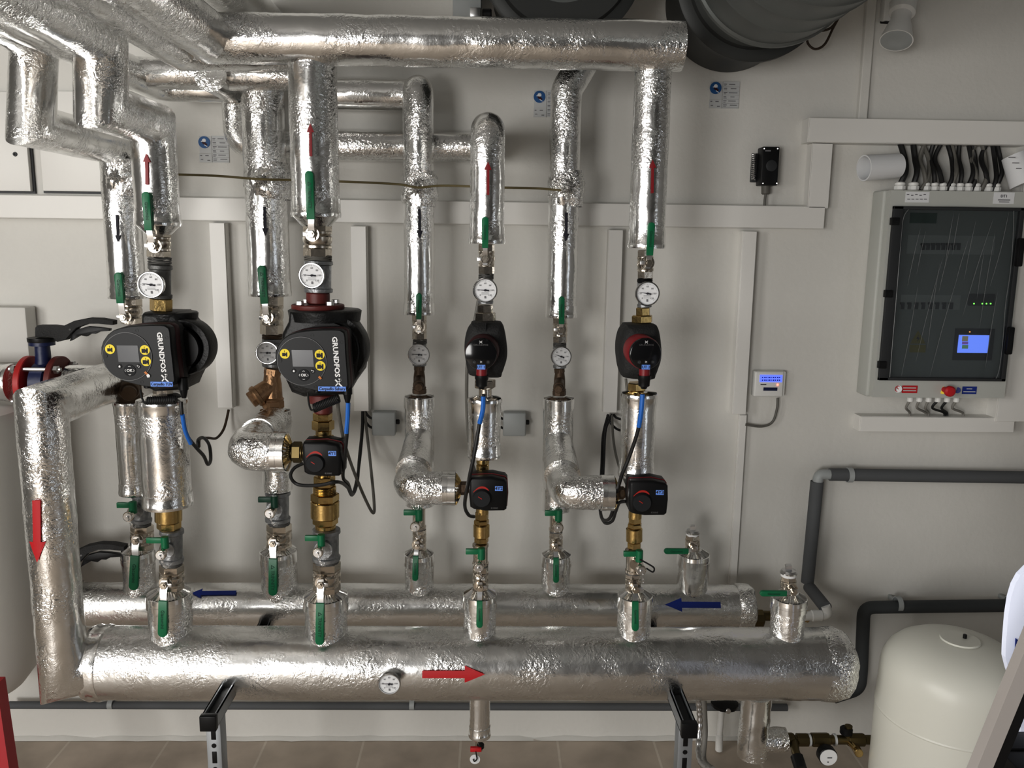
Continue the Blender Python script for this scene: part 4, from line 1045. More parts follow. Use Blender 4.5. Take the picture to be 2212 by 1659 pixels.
    if tag.endswith('TUV'):
        b = B().prism([q(315, 810.5, -.003), q(319, 807, -.003), q(323, 811, -.003), q(322, 815, -.003), q(317, 816, -.003)], V((0, -.0006, 0))); obj('white_mark', b, 'print_white', rt, smooth=False)  # small white mark beside the orange one
    for (x, y) in ((299, 713), (362, 728), (303, 826.5)):
        obj('screw', B().lathe(q(x, y, .0005), FRONT, [(0, 4*u), (.001, 4*u), (.001, 2.4*u), (0, 2.2*u)], 18), 'black', rt)
    text('brand_lettering', 'GRUNDFOS', q(349.5, 760, -.0012), V((.055, 0, -1)), V((1, 0, .055)), 15.2*u, 'print_white', rt, .035, sx=1.09)
    b = B()
    for (x0, y0, x1, y1, w0) in ((347, 810, 362, 826, 1.6), (360, 809, 347.5, 824, 1.3), (360, 809.5, 357, 814, 1.2), (354, 808.5, 360, 809.5, 1.2)):
        p0, p1 = q(x0, y0, -.0012), q(x1, y1, -.0012); d = (p1-p0); s = V((-d.z, 0, d.x)).normalized()*w0*u
        b.prism([p0-s, p0+s, p1+s, p1-s], V((0, -.0004, 0)))
    obj('brand_emblem', b, 'print_white', rt, smooth=False)
    x0, x1 = (323, 371) if tag.endswith('TUV') else (310, 370)
    tg = obj('name_tag', B().prism([q(x0, 825, -.0035), q(x1, 825, -.0035), q(x1, 835.5, -.0035), q(x0, 835.5, -.0035)], V((0, .003, 0))), 'tag_blue', rt, smooth=False)
    tg['label'] = 'blue tag reading ' + tag
    text('tag_lettering', tag, q((x0+x1)/2, 830.3, -.004), XD, ZD, 9.2*u, 'ink', tg, .015, sx=.84 if tag.endswith('TUV') else .92)
    # plug, gland and coiled lead below
    gx = 379 if tag.endswith('TUV') else 366
    b = B().lathe(q(gx, 868, .04), ZD, [(0, 5*u), (12*u, 8*u), (18*u, 9*u), (19*u, 11*u), (46*u, 11*u)], 20)
    obj('cable_gland', b, 'black', rt)
    obj('cable_gland', B().bcyl(q(300, 846, .04), q(300, 832, .04), 9*u, .002, 20), 'black', rt)
    for x in (327, 349): obj('red_plug', B().bcyl(q(x, 832, .035), q(x, 842, .035), 9*u, .0015, 18), 'red_flange', rt)
    return rt, q
pump1, q1 = big_pump('Cerpadlo TUV', 'black circulation pump with control box, tagged Cerpadlo TUV', 0, 0, (255, 385), (682, 866), (357, 762), 66)
pump2, q2 = big_pump('Cerpadlo Sahary', 'larger black circulation pump with control box, tagged Cerpadlo Sahary', 376.5, 10, (205, 392), (667, 868), (318, 757), 84)
# coiled plug leads
def coil(label, p0, p1, r, turns, lead):
    b = B(); n = turns*12; ax = (p1-p0); u, w = perp(ax)
    pts = [p0+ax*i/n+(u*math.cos(2*math.pi*i/12)+w*math.sin(2*math.pi*i/12))*r for i in range(n+1)]
    b.tube(pts, .0028, 7); b.cyl(p0, p1, r*.8, n=14)
    b.tube(catmull(lead), .0024, 8)
    single('coiled_cable', b, 'cable_black', label, 'cable')
Yc = -.62
coil('black coiled lead hanging under the Cerpadlo TUV pump', P(318, 866, Yc), P(380, 864, Yc), .008, 16, [P(303, 842, Yc), P(306, 858, Yc), P(314, 872, Yc), P(320, 866, Yc)])
coil('black coiled lead hanging under the Cerpadlo Sahary pump', P(678, 882, Yc), P(732, 860, Yc), .009, 16, [P(665, 848, Yc), P(667, 870, Yc), P(672, 885, Yc), P(680, 884, Yc)])

# ------------------------------------------------------------------ small pumps
def small_pump(tag, label, xc, yc, fx, fy, sk):
    """shell centred at (xc,yc); round head centred at (fx,fy)"""
    Ym = YS-.045
    u = W(xc, yc, Ym); ref = P(xc, yc, Ym)
    def s_(dx, dy, y=Ym): return V((ref.x+dx*u, y, ref.z-dy*u))
    rt = thing('circulation_pump', label, 'pump', s_(0, 62, YS))
    out = [(-32, -57), (-26, -61), (26, -61), (36, -56), (41, -42), (45, -20), (47, 0), (46, 18), (41, 36), (36, 50), (28, 60), (-28, 57), (-38, 46), (-43, 25), (-46, 0), (-45, -25), (-40, -45)]
    pts = [s_(x, y, 0) for x, y in out]
    pts = [p_.copy() for p_ in pts]
    c = sum(pts, V())/len(pts)
    def ring(f, y): return [V((c.x+(p_.x-c.x)*f, y, c.z+(p_.z-c.z)*f)) for p_ in pts]
    def sm(r_): return catmull(r_+[r_[0]], 3)[:-1]
    obj('insulating_shell', B().loft([sm(ring(.80, YS+.055)), sm(ring(.96, YS+.045)), sm(ring(1, YS)), sm(ring(1, Ym+.012)), sm(ring(.97, Ym)), sm(ring(.85, Ym-.012)), sm(ring(.68, Ym-.020))]), 'pump_foam', rt, ang=50)
    obj('shell_joint', B().box(s_(-.8, -61.5, Ym-.004), s_(.8, -30, Ym-.019)), 'black', rt, smooth=False) if tag == 'UT 1' else None
    Yr, Yfc = Ym-.018, Ym-.075
    hc = P(fx, fy, Yfc); uf = W(fx, fy, Yfc); R = 34.5*uf
    bc = V((hc.x+(sk*uf), Yr, hc.z+.004*1))
    def ringc(f, t):
        cc = bc.lerp(hc, t); return [cc+V((R*f*math.cos(2*math.pi*i/56), 0, R*f*math.sin(2*math.pi*i/56))) for i in range(56)]
    obj('head_ring', B().loft([ringc(1.03, 0), ringc(1.05, .1), ringc(1.05, .78), ringc(1.0, .84)]), 'red_ring' if tag == 'UT 2' else 'maroon', rt)
    hd = obj('head_cover', B().loft([ringc(1.0, .82), ringc(1.0, .96), ringc(.97, 1.0), ringc(.93, 1.01)]), 'glass_black', rt, ang=25)
    def f_(dx, dy, y=0): return V((hc.x+dx*uf, Yfc-.0022+y, hc.z-dy*uf))
    for dx in (-14, 1, 16):
        bt = obj('button', B().lathe(f_(dx, 17, .001), FRONT, [(0, 4.4*uf), (.0012, 4.2*uf)], 22), 'knob_grey', rt)
        text('symbol', {-14: 'o)', 1: '>', 16: '='}[dx], f_(dx, 17, -.0008), XD, ZD, 7*uf, 'print_white' if dx == 1 else 'silver_ring', bt, .03)
    text('brand_lettering', 'GRUNDFOS', f_(0, -20), XD, ZD, 4.8*uf, 'silver_ring', hd, .02, sx=1.25)
    b = B()
    for (x0, y0, x1, y1) in ((-3, -29, 3, -24), (3, -29, -3, -24)):
        p0, p1 = f_(x0, y0), f_(x1, y1); d = p1-p0; s2 = V((-d.z, 0, d.x)).normalized()*.6*uf; b.prism([p0-s2, p0+s2, p1+s2, p1-s2], V((0, -.0003, 0)))
    obj('brand_emblem', b, 'print_white', hd, smooth=False)
    tg = obj('name_tag', B().box(f_(-8, 33, .001), f_(10, 23, -.0008)), 'tag_blue', rt, smooth=False); tg['label'] = 'blue tag reading ' + tag
    text('tag_lettering', tag, f_(1, 28, -.0012), XD, ZD, 8.6*uf, 'ink', tg, .015)
    cx = f_(2, 40, .022)
    obj('red_connector', B().bcyl(cx+ZD*.012, cx-ZD*.012, 12*uf, .002, 24), 'red_ring', rt)
    b = B().lathe(cx-ZD*.010, -ZD, [(0, 15*uf), (.008, 15*uf), (.013, 13*uf), (.026, 12.5*uf), (.029, 8*uf), (.034, 5.5*uf)], 20)
    obj('plug', b, 'black', rt)
    return cx-ZD*.040
c_ut1 = small_pump('UT 1', 'small pump with black round head in grey foam shell, tagged UT 1', 1049, 758, 1038.5, 765, 5)
c_ut2 = small_pump('UT 2', 'small pump with black round head and red ring, tagged UT 2', 1383.5, 762, 1395, 765, -6)

# ------------------------------------------------------------------ cables
def cable(label, pts, r, m, name='cable', cat='cable', k=8):
    return single(name, B().tube(catmull([V(p) for p in pts], k), r, 8), m, label, cat)
def cpx(label, pp, r, m, **k): return cable(label, [P(*t) for t in pp], r, m, **k)
cpx('olive wire strung level from riser to riser near the top', [(383, 377, -.30), (470, 380, -.24), (560, 387, -.29), (640, 389, -.24), (760, 393, -.24), (860, 398, -.24), (903, 405, -.245), (960, 401, -.24), (1080, 405, -.26), (1160, 407, -.24), (1212, 411, -.25)], .0032, 'wire_olive', name='wire')
# TUV pump lead
rt = thing('power_lead', 'black pump lead with blue sleeve looping right of the Cerpadlo TUV section', 'cable', P(430, 1005, -.55))
obj('black_cable', B().tube(catmull([P(*t) for t in [(391, 868, -.62), (394, 900, -.62), (404, 940, -.6), (425, 968, -.55), (440, 985, -.5), (449, 1003, -.45), (455, 992, -.4), (452, 962, -.35), (440, 946, -.3), (428, 950, -.25), (428, 968, -.25)]]), .0045, 10), 'cable_black', rt)
obj('blue_sleeve', B().tube(catmull([P(*t) for t in [(394, 896, -.625), (400, 930, -.61), (412, 958, -.585)]]), .0052, 10), 'cable_blue', rt)
obj('brown_cable', B().tube(catmull([P(*t) for t in [(430, 965, -.25), (432, 948, -.22), (450, 946, -.16), (468, 946, -.1), (484, 925, -.05), (494, 885, -.02)]]), .004, 10), 'cable_brown', rt)
cpx('black pump lead dropping from the Cerpadlo Sahary pump', [(752, 872, -.62), (750, 930, -.62), (745, 985, -.6), (741, 1030, -.55), (752, 1045, -.45), (762, 1068, -.3), (772, 1040, -.2), (776, 990, -.1), (782, 930, -.06), (783, 885, -.03)], .0045, 'cable_black')
cpx('blue sleeve on the Cerpadlo Sahary pump lead', [(752, 870, -.625), (751, 900, -.625), (748, 936, -.622)], .0056, 'cable_blue', name='cable_sleeve')
cpx('grey cable hanging in a long loop right of the Cerpadlo Sahary riser', [(729, 862, -.6), (733, 900, -.58), (745, 960, -.5), (765, 1020, -.4), (790, 1080, -.3), (806, 1108, -.25), (808, 1085, -.2), (800, 1000, -.12), (792, 930, -.06), (788, 890, -.03)], .0045, 'cable_grey')
cpx('black cable of the 4Y1 mixing valve', [(655, 1001, -.55), (635, 1012, -.56), (628, 1030, -.57), (645, 1047, -.57), (690, 1048, -.6), (730, 1041, -.6), (750, 1052, -.45), (762, 1068, -.3), (775, 1010, -.15), (783, 930, -.06), (785, 888, -.03)], .0045, 'cable_black')
cpx('black cable from the UT 1 pump plug past the 4Y2 valve', [(1045, 852, -.635), (1043, 880, -.63), (1036, 915, -.62), (1024, 985, -.62), (1012, 1040, -.6), (1004, 1090, -.5), (1012, 1112, -.45), (1024, 1116, -.42)], .0048, 'cable_black')
cpx('blue sleeve on the UT 1 pump lead', [(1044, 856, -.637), (1043, 885, -.634), (1036, 914, -.624)], .0058, 'cable_blue', name='cable_sleeve')
cpx('grey cable running down behind the UT 1 riser', [(1035, 640, -.4), (1026, 690, -.4), (1012, 760, -.4), (1008, 830, -.4), (1010, 920, -.38), (1018, 990, -.36), (1030, 1030, -.42)], .0045, 'cable_grey')
cpx('black cable from the UT 2 pump plug down to the bundle', [(1388, 855, -.635), (1384, 890, -.63), (1378, 930, -.62), (1360, 985, -.6), (1342, 1030, -.58), (1330, 1075, -.5), (1318, 1118, -.4), (1302, 1122, -.3), (1296, 1100, -.2)], .0048, 'cable_black')
cpx('blue sleeve on the UT 2 pump lead', [(1388, 852, -.637), (1385, 890, -.634), (1380, 922, -.624)], .0058, 'cable_blue', name='cable_sleeve')
cpx('black cable of the 4Y3 mixing valve', [(1353, 1083, -.55), (1338, 1086, -.52), (1330, 1105, -.45), (1322, 1126, -.38), (1305, 1128, -.3), (1296, 1095, -.15), (1300, 1000, -.08), (1303, 940, -.05), (1314, 895, -.03)], .0045, 'cable_black')
cpx('second black cable from the trunking drop left of UT 2', [(1322, 895, -.03), (1308, 930, -.05), (1304, 1000, -.08), (1301, 1060, -.1), (1297, 1110, -.2)], .0045, 'cable_black')
cpx('black cable curving right from the trunking drop, left of UT 2', [(1312, 896, -.03), (1320, 915, -.04), (1335, 928, -.06), (1352, 930, -.1)], .004, 'cable_black')
cpx('upper short black cable curving right from the drop, left of UT 2', [(1326, 896, -.03), (1333, 903, -.05), (1352, 908, -.1)], .004, 'cable_black')
cpx('grey cable sloping from the trunking drop to the 4Y3 valve', [(1322, 895, -.03), (1325, 950, -.1), (1335, 1000, -.25), (1355, 1050, -.45)], .004, 'cable_grey')
cpx('short grey cable between the UT 2 pump and its nut', [(1352, 818, -.48), (1354, 840, -.48), (1357, 855, -.48)], .0035, 'cable_grey')

# junction boxes
for (x0, y0, lab) in ((804, 892, 'grey junction box on the wall right of the Cerpadlo Sahary riser'), (1087, 893, 'grey junction box on the wall right of the UT 1 riser')):
    Yf = -.045; A_, B_ = P(x0, y0+49, Yf), P(x0+49, y0, Yf)
    rt = thing('junction_box', lab, 'junction box', V(((A_.x+B_.x)/2, 0, A_.z)))
    obj('base', B().box((A_.x, -.03, A_.z), (B_.x, 0, B_.z), .004), 'grey_plastic', rt)
    obj('lid', B().box((A_.x-.001, Yf, A_.z-.001), (B_.x+.001, -.028, B_.z+.001), .005, 3), 'grey_plastic', rt)
    g = V((B_.x, -.022, A_.z*.45+B_.z*.55)); obj('gland', B().bcyl(g, g+XD*.012, .008, .002, 14), 'black', rt)
    b = B()
    for dy in (8, 28): b.tube(catmull([P(x0+2, y0+dy+5, -.03), P(x0-6, y0+dy+1, -.03), P(x0-12, y0+dy-6, -.03), P(x0-15, y0+dy-12, -.03)]), .004, 8)
    obj('cable_tails', b, 'cable_black', rt)

# ------------------------------------------------------------------ wall devices at right
Yf = -.035; A_, B_ = P(1628, 857, Yf), P(1692, 803, Yf)
rt = thing('wall_controller', 'white wall controller with lit blue display and cable loop', 'controller', V(((A_.x+B_.x)/2, 0, A_.z)))
obj('case', B().box((A_.x, -.028, A_.z), (B_.x+.012, 0, B_.z), .004), 'white_plastic', rt)
obj('cover', B().box((A_.x, Yf, A_.z), (B_.x+.004, -.026, B_.z), .005, 3), 'white_plastic', rt)
obj('display', B().box(P(1641, 825, Yf-.001), P(1690, 810, Yf+.001)), 'screen_blue', rt, smooth=False)
obj('light', B().cyl(P(1680, 831, Yf), P(1680, 831, Yf-.002), .003, n=14), 'led_red', rt)
obj('button_strip', B().box(P(1649, 844, Yf-.001), P(1679, 837, Yf+.001)), 'blue_cast', rt, smooth=False)
b = B().box(P(1643, 831.5, Yf-.001), P(1655, 829.5, Yf+.001)); obj('print', b, 'ink', rt, smooth=False)
b = B()
for r_ in range(2):
    for c_ in range(9): x = 1646+c_*4.6; y = 814+r_*6; b.box(P(x, y+2.6, Yf-.0015), P(x+2.4+(c_ % 2), y, Yf-.0008))
obj('display_characters', b, 'blue', rt, smooth=False)
cpx('grey cable looping from the wall controller to the trunking drop', [(1680, 860, -.02), (1678, 885, -.02), (1668, 912, -.02), (1645, 921, -.02), (1610, 917, -.02)], .0042, 'cable_grey')

Yf = -.06; A_, B_ = P(1643, 400, Yf), P(1685, 317, Yf)
rt = thing('thermostat', 'black capillary thermostat box with coiled sensor, below the third sticker', 'thermostat', V(((A_.x+B_.x)/2, 0, A_.z)))
obj('case', B().box((A_.x, Yf, A_.z), (B_.x, -.01, B_.z), .003), 'black', rt)
obj('back_plate', B().box((A_.x-.016, -.012, A_.z+.012), (B_.x-.01, 0, B_.z-.015), .002), 'cabinet_dark', rt)
b = B(); s0, s1 = P(1628, 388, -.03), P(1628, 333, -.03); n = 13*10
b.tube([s0.lerp(s1, i/n)+V((math.cos(i*.628)*.006, math.sin(i*.628)*.006, 0)) for i in range(n+1)], .0018, 6); obj('sensor_coil', b, 'steel', rt)
c = P(1666, 358, Yf); obj('dial_knob', B().lathe(c+V((0, .001, 0)), FRONT, [(0, .017), (.004, .0165), (.005, .013)], 30), 'cabinet_dark', rt)
b = B().box(P(1653, 327, Yf-.001), P(1665, 324.5, Yf)); obj('print', b, 'ink_soft', rt, smooth=False)
b = B()
for (x, y) in ((1651, 321), (1680, 321), (1648, 396), (1678, 396)): b.cyl(P(x, y, Yf+.001), P(x, y, Yf-.001), .002, n=10)
obj('screws', b, 'steel', rt)
b = B().bcyl(P(1654, 398, -.03), P(1654, 420, -.03), .013, .003, 18); obj('gland', b, 'cable_grey', rt)
obj('lead', B().tube([P(1654, 418, -.03), P(1652, 432, -.03), P(1651, 450, -.03)], .004, 8), 'cable_grey', rt)

# ------------------------------------------------------------------ electrical cabinet
CY = -.105
zt_, zb_ = P(2050, 411, CY).z, P(2030, 862, CY).z; xl_, xr_ = P(1900, 630, CY).x, P(2196, 630, CY).x
rt = thing('electrical_cabinet', 'grey electrical cabinet with tinted window door and red stop button', 'cabinet', V(((xl_+xr_)/2, 0, zb_)))
b = B(); t = .045
dl, dr, dt, db = P(1912, 630, CY).x, P(2190, 630, CY).x, P(2060, 447, CY).z, P(2040, 822, CY).z
b.box((xl_, CY+.03, zb_), (xr_, 0, zt_), .006, 3)
b.box((xl_+.008, CY, db), (dl, CY+.035, dt)); b.box((dr, CY, db), (xr_, CY+.035, dt))
b.box((xl_+.008, CY, dt), (xr_, CY+.035, zt_-.002)); b.box((xl_+.008, CY, zb_+.004), (xr_, CY+.035, db))
obj('enclosure', b, 'cabinet_grey', rt)
obj('mounting_plate', B().box((dl, CY+.018, db), (dr, CY+.03, dt)), 'cabinet_in', rt, smooth=False)
YI = CY+.017
for (y0, y1, x0, x1) in ((510, 548, 1958, 2150), (638, 668, 1944, 2075)):
    br = obj('breaker_row', B().box(P(x0, y1, YI-.001), P(x1, y0, YI+.001)), 'cabinet_row', rt, smooth=False)
    n = 8
    for i in range(n):
        x = x0+ (32 if y0 < 600 else 2)+i*(11 if y0 < 600 else 15)
        b = B().box(P(x, y0+30, YI-.004), P(x+7, y0+17, YI)); b.box(P(x+1, y0+20, YI-.009), P(x+5, y0+15, YI))
        obj('breaker', b, 'cabinet_dark', br, smooth=False)
obj('green_label', B().box(P(1965, 482, YI-.001), P(2024, 460, YI+.001)), 'dark_green', rt, smooth=False)
md = obj('relay_module', B().box(P(2092, 660, YI-.006), P(2147, 635, YI)), 'cabinet_dark', rt, smooth=False)
for x in (2104, 2122, 2131, 2140): obj('status_light', B().cyl(P(x, 656, YI-.005), P(x, 656, YI-.008), .0022, n=10), 'led_green', md)
pn = obj('touch_panel', B().box(P(2058, 778, YI-.004), P(2148, 710, YI)), 'cabinet_dark', rt, smooth=False)
sc_ = obj('screen', B().box(P(2068, 762, YI-.006), P(2136, 724, YI-.003)), 'screen_light', pn, smooth=False)
mat('scr_a', (.2, .5, .3), .5, emit=(.25, .5, .35), estr=.5); mat('scr_b', (.4, .4, .3), .5, emit=(.5, .45, .35), estr=.5); mat('scr_c', (.4, .2, .7), .5, emit=(.35, .2, .8), estr=.6)
for (y0, y1, mm) in ((726, 737, 'scr_b'), (738, 744, 'scr_c'), (745, 753, 'scr_a')): obj('screen_block', B().box(P(2078, y1, YI-.007), P(2091, y0, YI-.005)), mm, pn, smooth=False)
obj('indicator', B().cyl(P(2095, 717, YI-.004), P(2095, 717, YI-.0065), .002, n=10), 'led_orange', pn)
b = B().prism([P(1966, 742, YI-.001), P(1999, 742, YI-.001), P(1983, 714, YI-.001)], V((0, -.001, 0))); b.box(P(1964, 761, YI-.001), P(2000, 745, YI)); wn = obj('warning_sign', b, 'warn', rt, smooth=False)
b = B().prism([P(1985, 722, YI-.0022), P(1979, 732, YI-.0022), P(1983, 732, YI-.0022), P(1981, 739, YI-.0022), P(1987, 729, YI-.0022), P(1983, 729, YI-.0022)], V((0, -.0006, 0))); obj('lightning_symbol', b, 'ink', wn, smooth=False)
# door
b = B(); fy0, fy1 = CY-.010, CY+.004
w_ = .014
for lo, hi in (((dl, fy0, db), (dl+.030, fy1, dt)), ((dr-w_, fy0, db), (dr, fy1, dt)), ((dl, fy0, dt-w_*.7), (dr, fy1, dt)), ((dl, fy0, db), (dr, fy1, db+w_*.7))): b.box(lo, hi, .002)
dr_ = obj('door', b, 'door_frame' if 'door_frame' in MATS else 'cabinet_dark', rt)
obj('door_glass', B().box((dl+.028, CY-.006, db+.006), (dr-.008, CY-.003, dt-.006)), 'tinted_glass', dr_, smooth=False)
for y in (478, 634, 787): c = P(1912, y, CY); obj('hinge', B().box((dl-.006, CY-.016, c.z-.011), (dl+.018, CY, c.z+.011), .002), 'black', dr_)
for y in (545, 735): c = P(2186, y, CY); obj('latch', B().box((dr-.014, CY-.020, c.z-.042), (dr+.006, CY-.004, c.z+.042), .004), 'black', dr_)
# film edge of the protective plastic, with its highlights drawn on as pale streaks
b = B(); f = CY-.0085; g = [(1966, 449), (1952, 470), (1946, 520), (1938, 620), (1928, 740), (1922, 815)]
b.tube(catmull([P(x, y, f) for x, y in g]), .0012, 6); g = [(2190, 450), (2188, 520), (2182, 590), (2172, 660), (2166, 740), (2158, 800), (2148, 824)]; b.tube(catmull([P(x, y, f) for x, y in g]), .0012, 6)
b.tube(catmull([P(1966, 449, f), P(2060, 446, f), P(2190, 450, f)]), .0010, 6)
for k_ in range(16):
    x_ = 1960+k_*13+random.uniform(-5, 5); y_ = random.uniform(450, 640); l_ = random.uniform(90, 230); sl = random.uniform(.18, .42)
    b.tube(catmull([P(min(2180, x_+sl*l_*.5), y_, f), P(x_+sl*l_*.1, y_+l_*.5, f), P(max(1932, x_-sl*l_*.25), min(815, y_+l_), f)]), lambda t: .0002+.0009*math.sin(math.pi*t), 5)
mat('film', (.30, .31, .31), .3, spec=.8)
MATS['film'].node_tree.nodes['Principled BSDF'].inputs['Alpha'].default_value = .30
obj('film_edge_highlights', b, 'film', dr_)
obj('paper_label', B().box(P(1955, 437, CY-.001), P(2008, 415, CY)), 'white_paper', rt, smooth=False)
pl = obj('name_label', B().box(P(2145, 440, CY-.001), P(2192, 416, CY)), 'white_paper', rt, smooth=False); pl['label'] = 'white label reading DT1'
text('lettering', 'DT1', P(2169, 424, CY-.0015), XD, ZD, .011, 'ink', pl, .02)
b = B().box(P(2156, 433, CY-.0016), P(2182, 431, CY-.0008)); b.box(P(2158, 437, CY-.0016), P(2180, 435.5, CY-.0008)); obj('print', b, 'ink_soft', pl, smooth=False)
b = B()
for i in range(5): b.box(P(1959+i*9, 421+(i % 2)*2, CY-.0016), P(1964+i*9, 419+(i % 2)*2, CY-.0008)); b.box(P(1960+i*9, 431, CY-.0016), P(1966+i*9, 429.6, CY-.0008))
obj('print', b, 'ink_soft', rt, smooth=False)
# bottom row of signs and the stop button
b = B().cyl(P(1940, 840, CY), P(1940, 840, CY-.0015), .0115, n=28); ps = obj('prohibition_sign', b, 'white_paper', rt)
b = B(); c = P(1940, 840, CY-.002); rr_ = .0098
b.quadstrip([[c+V((rr_*math.cos(t_), 0, rr_*math.sin(t_))) for t_ in [2*math.pi*i/30 for i in range(31)]], [c+V((rr_*.8*math.cos(t_), 0, rr_*.8*math.sin(t_))) for t_ in [2*math.pi*i/30 for i in range(31)]]]); b.obox(c, V((1, 0, -1)).normalized()*rr_*.9, V((0, .0003, 0)), V((1, 0, 1)).normalized()*.001); obj('red_symbol', b, 'red', ps, smooth=False)
s_ = obj('red_notice', B().box(P(1948, 849, CY-.0015), P(1982, 833, CY)), 'red', rt, smooth=False)
b = B(); b.box(P(1951, 839, CY-.002), P(1979, 837, CY-.0014)); b.box(P(1951, 845, CY-.002), P(1979, 843, CY-.0014)); obj('print', b, 'sticker_grey', s_, smooth=False)
s_ = obj('blue_notice', B().box(P(2078, 851, CY-.0015), P(2110, 835, CY)), 'blue', rt, smooth=False)
b = B(); b.box(P(2088, 841, CY-.002), P(2100, 839, CY-.0014)); b.box(P(2081, 847, CY-.002), P(2107, 845.5, CY-.0014)); obj('print', b, 'sticker_grey', s_, smooth=False)
obj('blue_disc_sign', B().cyl(P(2068, 843, CY), P(2068, 843, CY-.0015), .0095, n=26), 'blue', rt)
obj('yellow_disc', B().cyl(P(2037, 843, CY), P(2037, 843, CY-.002), .0115, n=26), 'yellow', rt)
c = P(2051, 845, CY-.03)
b = B().cyl(V((c.x, CY, c.z)), c, .009, n=18); b.lathe(c+V((0, .006, 0)), FRONT, [(0, .011), (.004, .0165), (.012, .0165), (.017, .012), (.018, .004)], 30); obj('stop_button', b, 'red', rt)
# cable glands and cables above and below
xs = [1943, 1972, 2000, 2018, 2036, 2055, 2073, 2091, 2109, 2134, 2152]
for i, x in enumerate(xs):
    g = P(x, 410, -.07); g.z = zt_
    b = B().bcyl(g, g+ZD*.014, .013 if i > 1 else .017, .002, 8); b.bcyl(g+ZD*.013, g+ZD*.024, .011 if i > 1 else .015, .003, 16)
    obj('cable_gland', b, 'white_plastic', rt)
for i in range(6):
    x = 1966+i*20; g = P(x, 864, -.07); g.z = zb_
    obj('cable_gland', B().bcyl(g-ZD*.016, g, .010, .002, 12), 'white_plastic', rt)
for i, x in enumerate(xs+[1990, 2045, 2098, 2120, 2143]):
    up = P(x, 305, -.03); g = P(x, 405, -.07); g.z = zt_+.015 if i < 11 else zt_+.002
    dxx = random.uniform(-.02, .02)
    thick = .0085 if i in (0, 1) else .0068
    cable(f'{"thick black" if i in (0,1) else ("grey" if i % 3 == 2 else "black")} cable rising from the cabinet top into the trunking', [g, g+V((dxx, 0, .04)), up+V((dxx*1.4, .0, -.05)), up], thick, 'cable_grey' if (i % 3 == 2 and i > 1) else 'cable_black').__setitem__('group', 'cables above the electrical cabinet')
for i in range(6):
    x = 1966+i*20; g = P(x, 864, -.07); g.z = zb_-.012; e = P(x+(12 if i % 2 else -2), 905, -.03)
    cable(f'{"black" if i in (3, 4) else "grey"} cable dropping from the cabinet base to the shelf trunking', [g, g+V((random.uniform(-.01, .01), .01, -.025)), e+V((0, 0, .02)), e], .004, 'cable_black' if i in (3, 4) else 'cable_lgrey').__setitem__('group', 'cables below the electrical cabinet')
# paper rolls
b = B(); a0, a1 = P(1866, 363, -.09), P(1940, 358, -.07)
b.lathe(a0, a1-a0, [(0, .034), (0, .038), ((a1-a0).length, .036), ((a1-a0).length, .03)], 32, cap=False)
b.lathe(a0, a1-a0, [(0, .034), (.02, .03), ((a1-a0).length, .03)], 32, cap=False)
single('paper_roll', b, 'white_paper', 'rolled white paper tucked behind the black cables, left end', 'paper')
b = B(); a0, a1 = P(2178, 322, -.10), P(2216, 408, -.13)
b.cyl(P(2190, 335, -.10), P(2216, 395, -.12), .034, .044, n=30); 
o_ = single('paper_roll', b, 'white_paper', 'rolled printed paper at the right edge above the cabinet', 'paper')
c = P(2196, 352, -.16)
b = B(); 
for i in range(3): b.obox(P(2186+i*8, 340+i*12, -.145), XD*.010, V((0, .0006, 0)), ZD*.0012)
obj('print', b, 'ink_soft', o_, smooth=False)

# motion sensor / camera on the wall top right
rt = thing('wall_camera', 'white bullet shaped sensor on a wall bracket at the top right', 'camera', P(1930, 60, 0))
A_, B_ = P(1908, 45, -.03), P(1934, -25, -.03)
obj('wall_plate', B().box((A_.x, -.03, A_.z), (B_.x, 0, B_.z), .004), 'white_plastic', rt)
c0_, c1_ = P(1950, 20, -.10), P(1936, 88, -.14)
obj('arm', B().tube([P(1930, 10, -.03), P(1948, 8, -.08), c0_], .014, 14), 'white_plastic', rt)
b = B().lathe(c0_+ (c0_-c1_)*.35, c1_-c0_, [(0, .020), (.01, .034), (.05, .036), (.058, .028), (.075, .026), (.10, .034), ((c1_-c0_).length*1.35, .045)], 32)
obj('body', b, 'white_plastic', rt)
d = (c1_-c0_).normalized(); obj('lens_window', B().lathe(c1_, d, [(0, .042), (.003, .036), (.001, .02)], 30), 'grey_plastic', rt)
obj('lead', B().tube(catmull([P(1903, 48, -.01), P(1922, 49, -.04), P(1934, 47, -.06), P(1940, 36, -.09)]), .004, 8), 'cable_black', rt)

